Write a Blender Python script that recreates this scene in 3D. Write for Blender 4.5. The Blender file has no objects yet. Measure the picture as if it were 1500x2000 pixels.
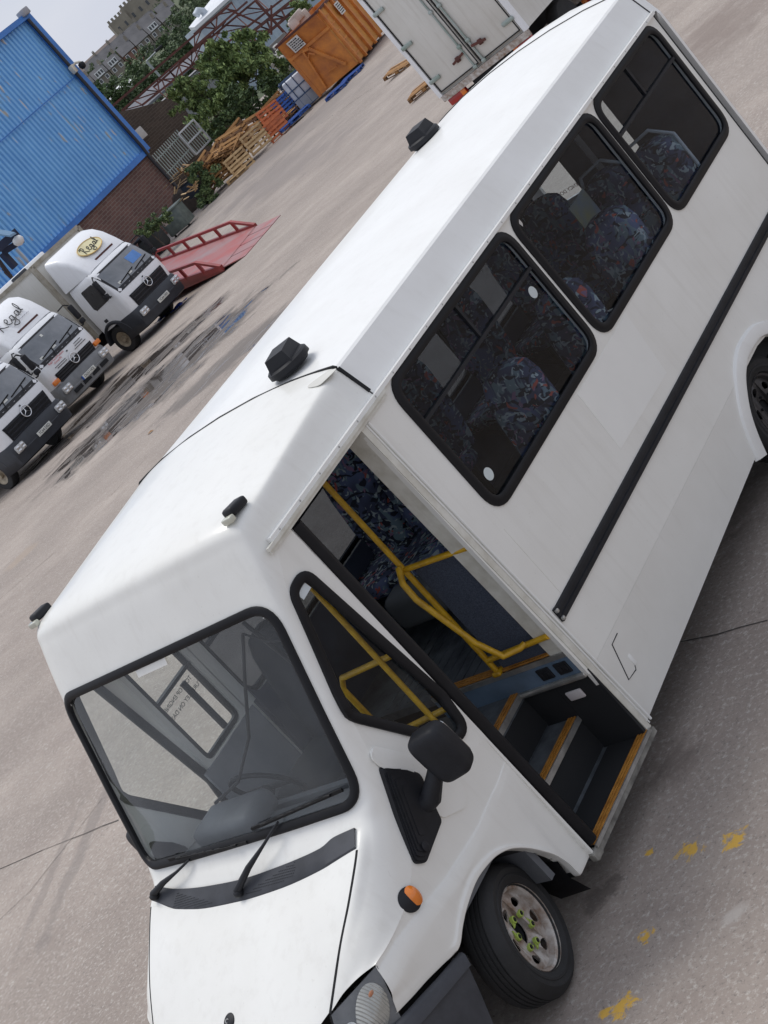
import bpy, bmesh, math, random
import numpy as np
from mathutils import Vector, Matrix, noise
from mathutils.geometry import tessellate_polygon
from mathutils.bvhtree import BVHTree

S = bpy.context.scene
COL = S.collection
R = math.radians
# ------------------------------------------------------------------ camera
FPX, ROLL, PITCH, YAW = 3437.96, R(42.39), R(15.561), R(47.594)
CAM = np.array([7.0451, -6.1129, 4.4514])
_fw = np.array([-math.sin(YAW)*math.cos(PITCH), math.cos(YAW)*math.cos(PITCH), -math.sin(PITCH)])
_rt = np.array([math.cos(YAW), math.sin(YAW), 0.0])
_up = np.cross(_rt, _fw)
IR = math.cos(ROLL)*_rt - math.sin(ROLL)*_up
IU = math.cos(ROLL)*_up + math.sin(ROLL)*_rt
cam = bpy.data.cameras.new('camera')
co = bpy.data.objects.new('camera', cam); COL.objects.link(co); S.camera = co
cam.sensor_fit = 'VERTICAL'; cam.sensor_height = 24; cam.lens = 24*FPX/2000
cam.clip_start = .1; cam.clip_end = 3000
co.matrix_world = Matrix(((IR[0], IU[0], -_fw[0], CAM[0]), (IR[1], IU[1], -_fw[1], CAM[1]), (IR[2], IU[2], -_fw[2], CAM[2]), (0, 0, 0, 1)))
# ------------------------------------------------------------------ world, sun, exposure
W = bpy.data.worlds.new('World'); S.world = W; W.use_nodes = True
nt = W.node_tree; N = nt.nodes; L = nt.links
for n in list(N): N.remove(n)
SUN_EL, SUN_AZ = R(68), R(-70)
sky = N.new('ShaderNodeTexSky'); sky.sky_type = 'NISHITA'; sky.sun_disc = False
sky.sun_elevation = SUN_EL; sky.sun_rotation = SUN_AZ; sky.air_density = 1.5; sky.dust_density = 3
tc = N.new('ShaderNodeTexCoord')
mp = N.new('ShaderNodeMapping'); mp.inputs['Scale'].default_value = (1.2, 1.2, 3.0)
nz = N.new('ShaderNodeTexNoise'); nz.inputs['Scale'].default_value = 2.2; nz.inputs['Detail'].default_value = 5; nz.inputs['Roughness'].default_value = .5
rp = N.new('ShaderNodeValToRGB')
rp.color_ramp.elements[0].position = .3; rp.color_ramp.elements[0].color = (5.4, 5.9, 7.2, 1)
rp.color_ramp.elements[1].position = .72; rp.color_ramp.elements[1].color = (7.4, 7.6, 8.3, 1)
mx = N.new('ShaderNodeMix'); mx.data_type = 'RGBA'; mx.inputs[0].default_value = .88
bg = N.new('ShaderNodeBackground'); bg.inputs[1].default_value = .095
ow = N.new('ShaderNodeOutputWorld')
L.new(tc.outputs['Generated'], mp.inputs[0]); L.new(mp.outputs[0], nz.inputs['Vector']); L.new(nz.outputs['Fac'], rp.inputs[0])
L.new(sky.outputs[0], mx.inputs[6]); L.new(rp.outputs[0], mx.inputs[7]); L.new(mx.outputs[2], bg.inputs[0]); L.new(bg.outputs[0], ow.inputs[0])
sl = bpy.data.lights.new('sun', 'SUN'); so = bpy.data.objects.new('sun', sl); COL.objects.link(so)
sl.energy = 1.7; sl.angle = R(28); sl.color = (1, .97, .92)
sd = Vector((math.sin(SUN_AZ)*math.cos(SUN_EL), math.cos(SUN_AZ)*math.cos(SUN_EL), math.sin(SUN_EL)))
so.rotation_euler = sd.to_track_quat('Z', 'Y').to_euler()
S.view_settings.view_transform = 'Standard'; S.view_settings.look = 'None'; S.view_settings.gamma = 1
S.view_settings.exposure = 0.22
S.render.engine = 'CYCLES'
S.cycles.max_bounces = 8; S.cycles.transparent_max_bounces = 12; S.cycles.glossy_bounces = 4
S.cycles.use_denoising = True; S.cycles.caustics_reflective = False; S.cycles.caustics_refractive = False
S.cycles.sample_clamp_indirect = 4

# ------------------------------------------------------------------ placing helpers: a pixel of the photo's 1500 x 2000 grid to a point of the place
def ray(q):
    return CAM, _fw + IR*(q[0]-750)/FPX - IU*(q[1]-1000)/FPX
def onx(q, x): o, d = ray(q); return Vector(o + d*((x-o[0])/d[0]))
def ony(q, y): o, d = ray(q); return Vector(o + d*((y-o[1])/d[1]))
def onz(q, z): o, d = ray(q); return Vector(o + d*((z-o[2])/d[2]))
def at(q, D): o, d = ray(q); return Vector(o + d/np.linalg.norm(d[:2])*D)
def gz(x, y):
    s = -.72*x + .69*y - 2
    if s <= 0: return 0.0
    if s < 4: return -.037*s*s/8
    s -= 2
    return -.037*min(s, 46) - .010*min(max(s-46, 0), 32)
def gnd(q, h=0.0):
    o, d = ray(q); d = d/np.linalg.norm(d[:2]); lo, hi = 1.0, 900.0
    for _ in range(60):
        m = (lo+hi)/2; p = o + d*m
        if p[2]-gz(p[0], p[1])-h > 0: lo = m
        else: hi = m
    return Vector(o + d*lo)

# ------------------------------------------------------------------ materials
def mat(name, col, rough=.5, metal=0, coat=0, var=.1, vs=3.0, bump=0, bs=60, spec=.5, col2=None, island=0):
    m = bpy.data.materials.new(name); m.use_nodes = True
    t = m.node_tree; b = t.nodes['Principled BSDF']
    b.inputs['Roughness'].default_value = rough; b.inputs['Metallic'].default_value = metal
    b.inputs['Coat Weight'].default_value = coat; b.inputs['Coat Roughness'].default_value = .08
    b.inputs['Specular IOR Level'].default_value = spec
    c2 = col2 or tuple(max(0, c*(1-2*var)) for c in col)
    g = t.nodes.new('ShaderNodeTexCoord')
    n = t.nodes.new('ShaderNodeTexNoise'); n.inputs['Scale'].default_value = vs; n.inputs['Detail'].default_value = 6; n.inputs['Roughness'].default_value = .62
    r = t.nodes.new('ShaderNodeValToRGB')
    r.color_ramp.elements[0].position = .32; r.color_ramp.elements[0].color = (*c2, 1)
    r.color_ramp.elements[1].position = .66; r.color_ramp.elements[1].color = (*col, 1)
    t.links.new(g.outputs['Object'], n.inputs['Vector'])
    if island:
        gi = t.nodes.new('ShaderNodeNewGeometry'); ma = t.nodes.new('ShaderNodeMath'); ma.operation = 'MULTIPLY_ADD'
        ma.inputs[1].default_value = island; mb = t.nodes.new('ShaderNodeMath'); mb.operation = 'SUBTRACT'; mb.inputs[1].default_value = island/2
        t.links.new(gi.outputs['Random Per Island'], ma.inputs[0]); t.links.new(n.outputs['Fac'], ma.inputs[2])
        t.links.new(ma.outputs[0], mb.inputs[0]); t.links.new(mb.outputs[0], r.inputs[0])
    else: t.links.new(n.outputs['Fac'], r.inputs[0])
    t.links.new(r.outputs[0], b.inputs['Base Color'])
    if bump:
        n2 = t.nodes.new('ShaderNodeTexNoise'); n2.inputs['Scale'].default_value = bs; n2.inputs['Detail'].default_value = 4
        bp = t.nodes.new('ShaderNodeBump'); bp.inputs['Strength'].default_value = bump; bp.inputs['Distance'].default_value = .02
        t.links.new(g.outputs['Object'], n2.inputs['Vector']); t.links.new(n2.outputs['Fac'], bp.inputs['Height']); t.links.new(bp.outputs[0], b.inputs['Normal'])
    return m
def glass(name, tint, ior=1.5, rough=.02, dirt_sheen=0.0):
    m = bpy.data.materials.new(name); m.use_nodes = True; t = m.node_tree
    t.nodes.remove(t.nodes['Principled BSDF']); o = t.nodes['Material Output']
    tr = t.nodes.new('ShaderNodeBsdfTransparent'); tr.inputs[0].default_value = (*tint, 1)
    gl = t.nodes.new('ShaderNodeBsdfGlossy'); gl.inputs['Roughness'].default_value = rough
    fr = t.nodes.new('ShaderNodeFresnel'); fr.inputs[0].default_value = ior
    mx = t.nodes.new('ShaderNodeMixShader')
    ge = t.nodes.new('ShaderNodeNewGeometry'); fm = t.nodes.new('ShaderNodeMath'); fm.operation = 'MULTIPLY'; fi = t.nodes.new('ShaderNodeMath'); fi.operation = 'SUBTRACT'; fi.inputs[0].default_value = 1
    t.links.new(ge.outputs['Backfacing'], fi.inputs[1]); t.links.new(fi.outputs[0], fm.inputs[0]); t.links.new(fr.outputs[0], fm.inputs[1])
    t.links.new(fm.outputs[0], mx.inputs[0]); t.links.new(tr.outputs[0], mx.inputs[1]); t.links.new(gl.outputs[0], mx.inputs[2])
    last = mx
    if dirt_sheen:
        df = t.nodes.new('ShaderNodeBsdfDiffuse'); df.inputs[0].default_value = (.45, .46, .46, 1)  # grey film on glass: some dirt, mostly sky reflection painted in
        m2 = t.nodes.new('ShaderNodeMixShader'); g = t.nodes.new('ShaderNodeTexCoord')
        n = t.nodes.new('ShaderNodeTexNoise'); n.inputs['Scale'].default_value = 4; n.inputs['Detail'].default_value = 7
        mr = t.nodes.new('ShaderNodeMapRange'); mr.inputs[1].default_value = .35; mr.inputs[2].default_value = .75; mr.inputs[3].default_value = dirt_sheen*.3; mr.inputs[4].default_value = dirt_sheen
        t.links.new(g.outputs['Object'], n.inputs['Vector']); t.links.new(n.outputs['Fac'], mr.inputs[0]); t.links.new(mr.outputs[0], m2.inputs[0])
        t.links.new(mx.outputs[0], m2.inputs[1]); t.links.new(df.outputs[0], m2.inputs[2]); last = m2
    t.links.new(last.outputs[0], o.inputs[0])
    return m
# ------------------------------------------------------------------ mesh helpers
class MB:
    def __init__(s): s.v = []; s.f = []; s.mi = []
    def add(s, vs, fs, k=0, M=None):
        o = len(s.v)
        for p in vs:
            p = Vector(p); s.v.append(tuple(M @ p) if M is not None else tuple(p))
        for f in fs: s.f.append([i+o for i in f]); s.mi.append(k)
        return s
    def box(s, c, d, M=None, k=0, tap=1.0):
        x, y, z = (a/2 for a in d); c = Vector(c)
        vs = [c+Vector((sx*x*(tap if sz > 0 else 1), sy*y*(tap if sz > 0 else 1), sz*z)) for sz in (-1, 1) for sy in (-1, 1) for sx in (-1, 1)]
        return s.add(vs, [(0, 2, 3, 1), (4, 5, 7, 6), (0, 1, 5, 4), (2, 6, 7, 3), (0, 4, 6, 2), (1, 3, 7, 5)], k, M)
    def rbox(s, c, d, r=.01, M=None, k=0, seg=2):
        bm = bmesh.new(); bmesh.ops.create_cube(bm, size=1)
        for v in bm.verts: v.co = Vector((v.co.x*d[0], v.co.y*d[1], v.co.z*d[2]))
        bmesh.ops.bevel(bm, geom=bm.edges[:], offset=min(r, min(d)*.49), segments=seg, profile=.5, affect='EDGES')
        bm.verts.index_update()
        s.add([v.co+Vector(c) for v in bm.verts], [[v.index for v in f.verts] for f in bm.faces], k, M); bm.free(); return s
    def tube(s, pts, r, n=8, closed=False, k=0, M=None, cap=True):
        pts = [Vector(p) for p in pts]; m = len(pts); o = []; rr = r if isinstance(r, (list, tuple)) else [r]*m
        up = None
        for i, p in enumerate(pts):
            a = pts[i-1] if (i or closed) else p; b = pts[(i+1) % m] if (i < m-1 or closed) else p
            d = (b-a).normalized()
            if up is None:
                up = Vector((0, 0, 1)) if abs(d.z) < .9 else Vector((1, 0, 0))
            u = d.cross(up).normalized(); w = u.cross(d).normalized(); up = w
            o += [p+(u*math.cos(t)+w*math.sin(t))*rr[i] for t in (2*math.pi*j/n for j in range(n))]
        fs = []
        for i in range(m if closed else m-1):
            a, b = i*n, ((i+1) % m)*n
            fs += [(a+j, a+(j+1) % n, b+(j+1) % n, b+j) for j in range(n)]
        if cap and not closed: fs += [tuple(range(n))[::-1], tuple((m-1)*n+j for j in range(n))]
        return s.add(o, fs, k, M)
    def bar(s, a, b, w, h=None, k=0):
        a, b = Vector(a), Vector(b); h = h or w; d = (b-a).normalized()
        up = Vector((0, 0, 1)) if abs(d.z) < .95 else Vector((0, 1, 0))
        u = d.cross(up).normalized()*w/2; q = u.cross(d).normalized()*h/2
        vs = [p+e for p in (a, b) for e in (-u-q, u-q, u+q, -u+q)]
        return s.add(vs, [(0, 3, 2, 1), (4, 5, 6, 7), (0, 1, 5, 4), (1, 2, 6, 5), (2, 3, 7, 6), (3, 0, 4, 7)], k)
    def lathe(s, prof, n=32, M=None, k=0):      # profile (radius, height) about local z
        vs = [(r*math.cos(2*math.pi*j/n), r*math.sin(2*math.pi*j/n), h) for r, h in prof for j in range(n)]
        fs = [(i*n+j, i*n+(j+1) % n, (i+1)*n+(j+1) % n, (i+1)*n+j) for i in range(len(prof)-1) for j in range(n)]
        return s.add(vs, fs, k, M)
    def grid(s, A, k=0, flip=False, M=None):
        nr, nc = len(A), len(A[0])
        vs = [p for r_ in A for p in r_]
        fs = [(i*nc+j, (i+1)*nc+j, (i+1)*nc+j+1, i*nc+j+1) for i in range(nr-1) for j in range(nc-1)]
        if flip: fs = [f[::-1] for f in fs]
        return s.add(vs, fs, k, M)
    def plate(s, out, holes=(), th=.02, fn=None, k=0, M=None):   # flat panel with openings; fn(u, v, w) places it
        fn = fn or (lambda u, v, w: (u, v, w))
        loops = [list(out)]+[list(h) for h in holes]
        tri = tessellate_polygon([[Vector((a, b, 0)) for a, b in lp] for lp in loops])
        flat = [p for lp in loops for p in lp]; n = len(flat)
        vs = [fn(a, b, 0) for a, b in flat]+[fn(a, b, -th) for a, b in flat]
        fs = []
        for t in tri:
            (ax, ay), (bx, by), (cx, cy) = (flat[i] for i in t)
            t = tuple(t) if (bx-ax)*(cy-ay)-(by-ay)*(cx-ax) > 0 else tuple(t)[::-1]
            fs += [t, tuple(i+n for i in t[::-1])]
        o = 0
        for li, lp in enumerate(loops):
            m = len(lp); ar = sum(lp[i][0]*lp[(i+1) % m][1]-lp[(i+1) % m][0]*lp[i][1] for i in range(m))
            for i in range(m):
                a, b = o+i, o+(i+1) % m
                q = (a, a+n, b+n, b)
                fs.append(q if (ar > 0) == (li == 0) else q[::-1])
            o += m
        return s.add(vs, fs, k, M)
    def sweep(s, loop, prof, nrm, closed=True, k=0):   # profile (out, up) swept along a loop lying on a surface with normals nrm
        m = len(loop); P = [Vector(p) for p in loop]; q = len(prof); vs = []
        for i, p in enumerate(P):
            a = P[i-1] if (i or closed) else p; b = P[(i+1) % m] if (i < m-1 or closed) else p
            d = (b-a).normalized(); n_ = Vector(nrm[i]); e = d.cross(n_).normalized()
            vs += [p+e*u+n_*w for u, w in prof]
        fs = [(i*q+j, i*q+(j+1) % q, ((i+1) % m)*q+(j+1) % q, ((i+1) % m)*q+j) for i in range(m if closed else m-1) for j in range(q)]
        return s.add(vs, fs, k)
    def mirror(s):
        n = len(s.v); s.v += [(-x, y, z) for x, y, z in s.v]; s.f += [[i+n for i in f[::-1]] for f in s.f]; s.mi += s.mi[:]; return s
    def build(s, name, mats, parent=None, smooth=30, label=None, weld=0):
        me = bpy.data.meshes.new(name); me.from_pydata(s.v, [], s.f)
        mats = mats if isinstance(mats, (list, tuple)) else [mats]
        for m in mats: me.materials.append(m)
        me.polygons.foreach_set('material_index', s.mi)
        if weld:
            bm = bmesh.new(); bm.from_mesh(me); bmesh.ops.remove_doubles(bm, verts=bm.verts, dist=weld); bm.to_mesh(me); bm.free()
        if smooth:
            me.polygons.foreach_set('use_smooth', [True]*len(me.polygons)); me.set_sharp_from_angle(angle=R(smooth))
        me.update(); o = bpy.data.objects.new(name, me); COL.objects.link(o)
        if parent: o.parent = parent
        if label: o['label'] = label
        return o
def pair(m, name, mats, parent, smooth=30, weld=0):   # the part and its mirror image on the other side, two objects
    pa = parent if isinstance(parent, tuple) else (parent, parent)
    a = m.build(name, mats, pa[0], smooth, weld=weld)
    k = MB(); k.v = [(-x, y, z) for x, y, z in m.v]; k.f = [f[::-1] for f in m.f]; k.mi = m.mi[:]
    return a, k.build(name, mats, pa[1], smooth, weld=weld)
def dense(poly, step=.05):
    out = []
    for i, p in enumerate(poly):
        q = poly[(i+1) % len(poly)]; n = max(1, int(math.dist(p, q)/step))
        out += [(p[0]+(q[0]-p[0])*j/n, p[1]+(q[1]-p[1])*j/n) for j in range(n)]
    return out
def tag(o, label=None, cat=None, group=None, kind=None):
    if label: o['label'] = label
    if cat: o['category'] = cat
    if group: o['group'] = group
    if kind: o['kind'] = kind
    return o
def thing(name, label, cat, loc=(0, 0, 0), rz=0, group=None):
    o = bpy.data.objects.new(name, None); COL.objects.link(o); o.location = loc; o.rotation_euler = (0, 0, rz); o.empty_display_size = .2
    return tag(o, label, cat, group)
def dup(root, loc, rz=0, label=None, group=None):
    r = root.copy(); COL.objects.link(r); r.location = loc
    r.rotation_euler = rz if isinstance(rz, (tuple, Vector)) else (0, 0, rz)
    if label: r['label'] = label
    if group: r['group'] = group
    for c in list(root.children):
        d = c.copy(); COL.objects.link(d); d.parent = r
        for g in c.children:
            e = g.copy(); COL.objects.link(e); e.parent = d
    return r
def text(name, body, size, M, m, parent=None, th=.001, align='CENTER', shear=0, sx=1.0):
    cu = bpy.data.curves.new(name, 'FONT'); cu.body = body; cu.size = size; cu.extrude = th; cu.align_x = align; cu.align_y = 'CENTER'; cu.shear = shear
    cu.materials.append(m); o = bpy.data.objects.new(name, cu); COL.objects.link(o); o.parent = parent
    me = bpy.data.meshes.new_from_object(o); bpy.data.objects.remove(o); me.transform(M @ Matrix.Diagonal((sx, 1, 1, 1)))
    o = bpy.data.objects.new(name, me); COL.objects.link(o); o.parent = parent; return o
def frame(o, x, y):                                # matrix with local x along x, local y along y
    x = Vector(x).normalized(); z = x.cross(Vector(y)).normalized(); y = z.cross(x)
    return Matrix(((x.x, y.x, z.x, o[0]), (x.y, y.y, z.y, o[1]), (x.z, y.z, z.z, o[2]), (0, 0, 0, 1)))
def rnd_poly(pts, r, seg=5):                       # rounds the corners of a 2-D polygon
    out = []; n = len(pts)
    for i in range(n):
        p = Vector(pts[i]); a = Vector(pts[i-1])-p; b = Vector(pts[(i+1) % n])-p
        ri = r[i] if isinstance(r, (list, tuple)) else r
        ang = a.angle(b); t = min(ri/max(math.tan(ang/2), .05), a.length*.48, b.length*.48)
        p0, p1 = p+a.normalized()*t, p+b.normalized()*t
        for k in range(seg+1):
            u = k/seg; out.append(tuple(p0*(1-u)**2+p*2*u*(1-u)+p1*u*u))
    return out
def rect(a, b, c, d, r=.05, seg=5): return rnd_poly([(a, b), (c, b), (c, d), (a, d)], r, seg)
def inside(p, poly):
    x, y = p; c = False; n = len(poly)
    for i in range(n):
        (x1, y1), (x2, y2) = poly[i], poly[i-1]
        if (y1 > y) != (y2 > y) and x < (x2-x1)*(y-y1)/(y2-y1)+x1: c = not c
    return c
def offset_poly(poly, d):
    n = len(poly); ar = sum(poly[i][0]*poly[(i+1) % n][1]-poly[(i+1) % n][0]*poly[i][1] for i in range(n)); sg = 1 if ar > 0 else -1
    out = []
    for i in range(n):
        e = Vector(poly[(i+1) % n])-Vector(poly[i-1]); e = e.normalized() if e.length else Vector((1, 0))
        out.append((poly[i][0]+sg*e.y*d, poly[i][1]-sg*e.x*d))
    return out
def pchip(P, k):                                   # shape-preserving curve through rows of P (n x m), k steps per span
    P = np.asarray(P, float); n = len(P); d = np.diff(P, axis=0); s = np.zeros_like(P)
    a, b = d[:-1], d[1:]
    with np.errstate(divide='ignore', invalid='ignore'): h = np.where(a*b > 0, 2*a*b/(a+b), 0)
    s[1:-1] = h; s[0] = d[0]; s[-1] = d[-1]
    out = []
    for i in range(n-1):
        for t in np.arange(k)/k:
            out.append((2*t**3-3*t*t+1)*P[i]+(t**3-2*t*t+t)*s[i]+(3*t*t-2*t**3)*P[i+1]+(t**3-t*t)*s[i+1])
    out.append(P[-1]); return np.array(out)
def surf(G, ku, kv):                               # dense grid through control rows G[r][c] = (x, y, z)
    G = np.asarray(G, float); nr, nc, _ = G.shape
    A = pchip(G.reshape(nr, nc*3), ku).reshape(-1, nc, 3)
    B = pchip(A.transpose(1, 0, 2).reshape(nc, -1), kv)
    return B.reshape(B.shape[0], -1, 3).transpose(1, 0, 2)
def resample(P, n):
    P = np.asarray(P, float); s = np.r_[0, np.cumsum(np.linalg.norm(np.diff(P, axis=0), axis=1))]
    t = np.linspace(0, s[-1], n); return np.stack([np.interp(t, s, P[:, i]) for i in range(3)], 1)
# ------------------------------------------------------------------ shared materials
WHITE = mat('white_paint', (.79, .785, .745), .32, coat=.25, col2=(.73, .72, .675), vs=1.3, spec=.4)
WHITE2 = mat('white_grp', (.81, .81, .785), .38, coat=.15, col2=(.76, .755, .725), vs=2.0)
CREAM = mat('aged_white_trim', (.68, .67, .61), .5, col2=(.52, .50, .43), vs=9)
BLACKP = mat('black_plastic', (.017, .018, .022), .55, var=.2, vs=8, bump=.08, bs=300, spec=.28)
RUBBER = mat('black_rubber', (.010, .010, .012), .5, var=.2, vs=6, spec=.22)
GREYP = mat('grey_bumper_plastic', (.062, .065, .074), .6, spec=.35, var=.2, vs=5, bump=.05, bs=200)
DARK = mat('dark_void', (.010, .011, .013), .85)
GLASS = glass('tinted_glass', (.80, .83, .86), 1.34)
WGLASS = glass('windscreen_glass', (.90, .93, .93), 1.5, .015, .10)
FGLASS = glass('darker_tinted_glass', (.36, .38, .40), 1.30)
QGLASS = glass('quarter_glass', (.92, .94, .93), 1.33)
YEL = mat('yellow_rail', (.66, .39, .014), .38, col2=(.42, .23, .012), vs=18, bump=.15, bs=420)
ALU = mat('aluminium', (.55, .55, .53), .42, metal=.8, var=.2, vs=10)
STEEL = mat('stained_steel', (.58, .56, .53), .5, metal=.2, col2=(.24, .16, .11), vs=13)
RIMD = mat('shaded_dark_rim', (.09, .085, .085), .5, metal=.3, col2=(.03, .028, .027), vs=9)  # darker rim steel for the rear wheels, their shade put into the colour
TYRE = mat('tyre_rubber', (.020, .020, .021), .75, col2=(.012, .012, .012), vs=7, bump=.1, bs=120)
LIME = mat('lime_plastic', (.40, .52, .10), .55)
AMBER = mat('amber_lens', (.80, .22, .02), .18, coat=.5)
NOSE = mat('timber_edging', (.50, .23, .045), .45, col2=(.30, .12, .02), vs=16)
BLUEP = mat('blue_grey_panel', (.13, .19, .27), .5, col2=(.08, .12, .17), vs=5)
CARPET = mat('dark_blue_carpet', (.075, .092, .13), .95, col2=(.03, .038, .06), vs=160, bump=.3, bs=500)
FLOORM = mat('grey_vinyl_floor', (.125, .14, .155), .6, col2=(.04, .046, .054), vs=7)
DASH = mat('grey_dash', (.13, .14, .155), .6, col2=(.09, .095, .105), vs=4)
LINING = mat('grey_lining', (.30, .31, .33), .8, col2=(.24, .25, .27), vs=3)
def fabric(name):
    m = bpy.data.materials.new(name); m.use_nodes = True; t = m.node_tree; b = t.nodes['Principled BSDF']; b.inputs['Roughness'].default_value = .9
    g = t.nodes.new('ShaderNodeTexCoord'); cur = None
    def layer(scale, dist, lo, hi, col, det=1.0, stretch=(1, 1, 1)):
        nonlocal cur
        mp = t.nodes.new('ShaderNodeMapping'); mp.inputs['Scale'].default_value = stretch; mp.inputs['Rotation'].default_value = (.5, .6, .3)
        n = t.nodes.new('ShaderNodeTexNoise'); n.inputs['Scale'].default_value = scale; n.inputs['Detail'].default_value = det; n.inputs['Distortion'].default_value = dist
        r = t.nodes.new('ShaderNodeMapRange'); r.inputs[1].default_value = lo; r.inputs[2].default_value = hi
        x = t.nodes.new('ShaderNodeMix'); x.data_type = 'RGBA'
        t.links.new(g.outputs['Object'], mp.inputs[0]); t.links.new(mp.outputs[0], n.inputs['Vector']); t.links.new(n.outputs['Fac'], r.inputs[0]); t.links.new(r.outputs[0], x.inputs[0])
        if cur: t.links.new(cur, x.inputs[6])
        else: x.inputs[6].default_value = (.055, .065, .115, 1)
        x.inputs[7].default_value = (*col, 1); cur = x.outputs[2]
    layer(4, .5, .48, .62, (.11, .14, .25)); layer(12, 1.4, .56, .60, (.17, .24, .27), 1, (1, 1, .45)); layer(14, 1.8, .55, .58, (.014, .016, .028), 1, (.5, 1, 1)); layer(14, 2.2, .61, .64, (.40, .46, .46), 1, (1, .5, 1))
    layer(10, 1.5, .675, .69, (.45, .10, .07)); layer(13, 1.5, .665, .68, (.26, .15, .24))
    t.links.new(cur, b.inputs['Base Color']); return m
NAVY = mat('navy_lining', (.045, .055, .085), .85, col2=(.025, .028, .04), vs=3)
PALE = mat('pale_grey_rail', (.42, .45, .47), .5)
FAB = fabric('patterned_seat_fabric')
FABD = mat('plain_dark_seat_fabric', (.016, .019, .027), .92, var=.2, vs=30)

def grime(m, amt):
    t = m.node_tree; b = t.nodes['Principled BSDF']; src = b.inputs['Base Color'].links[0].from_socket; g = t.nodes.new('ShaderNodeTexCoord')
    mp = t.nodes.new('ShaderNodeMapping'); mp.inputs['Scale'].default_value = (9, 9, .7); n = t.nodes.new('ShaderNodeTexNoise'); n.inputs['Scale'].default_value = 1.6; n.inputs['Detail'].default_value = 6; n.inputs['Roughness'].default_value = .6
    r = t.nodes.new('ShaderNodeMapRange'); r.inputs[1].default_value = .52; r.inputs[2].default_value = .78; r.inputs[4].default_value = amt
    n2 = t.nodes.new('ShaderNodeTexNoise'); n2.inputs['Scale'].default_value = 42; n2.inputs['Detail'].default_value = 2; r2 = t.nodes.new('ShaderNodeMapRange'); r2.inputs[1].default_value = .70; r2.inputs[2].default_value = .76; r2.inputs[4].default_value = amt*.9
    sp = t.nodes.new('ShaderNodeSeparateXYZ'); r3 = t.nodes.new('ShaderNodeMapRange'); r3.inputs[1].default_value = .95; r3.inputs[2].default_value = .25; r3.inputs[4].default_value = amt*.9
    n3 = t.nodes.new('ShaderNodeTexNoise'); n3.inputs['Scale'].default_value = 7; n3.inputs['Detail'].default_value = 6; m3 = t.nodes.new('ShaderNodeMath'); m3.operation = 'MULTIPLY'
    a1 = t.nodes.new('ShaderNodeMath'); a1.operation = 'MAXIMUM'; a2 = t.nodes.new('ShaderNodeMath'); a2.operation = 'MAXIMUM'; x = t.nodes.new('ShaderNodeMix'); x.data_type = 'RGBA'; x.inputs[7].default_value = (.33, .29, .23, 1); l = t.links.new
    l(g.outputs['Object'], mp.inputs[0]); l(mp.outputs[0], n.inputs['Vector']); l(n.outputs['Fac'], r.inputs[0]); l(g.outputs['Object'], n2.inputs['Vector']); l(n2.outputs['Fac'], r2.inputs[0]); l(g.outputs['Object'], sp.inputs[0]); l(sp.outputs[2], r3.inputs[0]); l(g.outputs['Object'], n3.inputs['Vector']); l(r3.outputs[0], m3.inputs[0]); l(n3.outputs['Fac'], m3.inputs[1])
    l(r.outputs[0], a1.inputs[0]); l(r2.outputs[0], a1.inputs[1]); l(a1.outputs[0], a2.inputs[0]); l(m3.outputs[0], a2.inputs[1]); l(a2.outputs[0], x.inputs[0]); l(src, x.inputs[6]); l(x.outputs[2], b.inputs['Base Color'])
def orange_peel(m):
    t = m.node_tree; b = t.nodes['Principled BSDF']; g = t.nodes.new('ShaderNodeTexCoord'); n = t.nodes.new('ShaderNodeTexNoise'); n.inputs['Scale'].default_value = 2.6; n.inputs['Detail'].default_value = 2
    bp = t.nodes.new('ShaderNodeBump'); bp.inputs['Strength'].default_value = .22; bp.inputs['Distance'].default_value = .03; t.links.new(g.outputs['Object'], n.inputs['Vector']); t.links.new(n.outputs['Fac'], bp.inputs['Height']); t.links.new(bp.outputs[0], b.inputs['Normal']); t.links.new(bp.outputs[0], b.inputs['Coat Normal'])
orange_peel(WHITE); orange_peel(WHITE2)
grime(WHITE, .13); grime(WHITE2, .08); grime(CREAM, .35)
# ------------------------------------------------------------------ the minibus: front towards -y, its nearside (door side) towards +x
bus = thing('minibus', 'white coachbuilt minibus with open side door and two black roof vents, filling the foreground', 'minibus', (0, 0, 0))
XS, ZB, ZT, ZC = .9865, 1.6447, 2.5287, .7256
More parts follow.
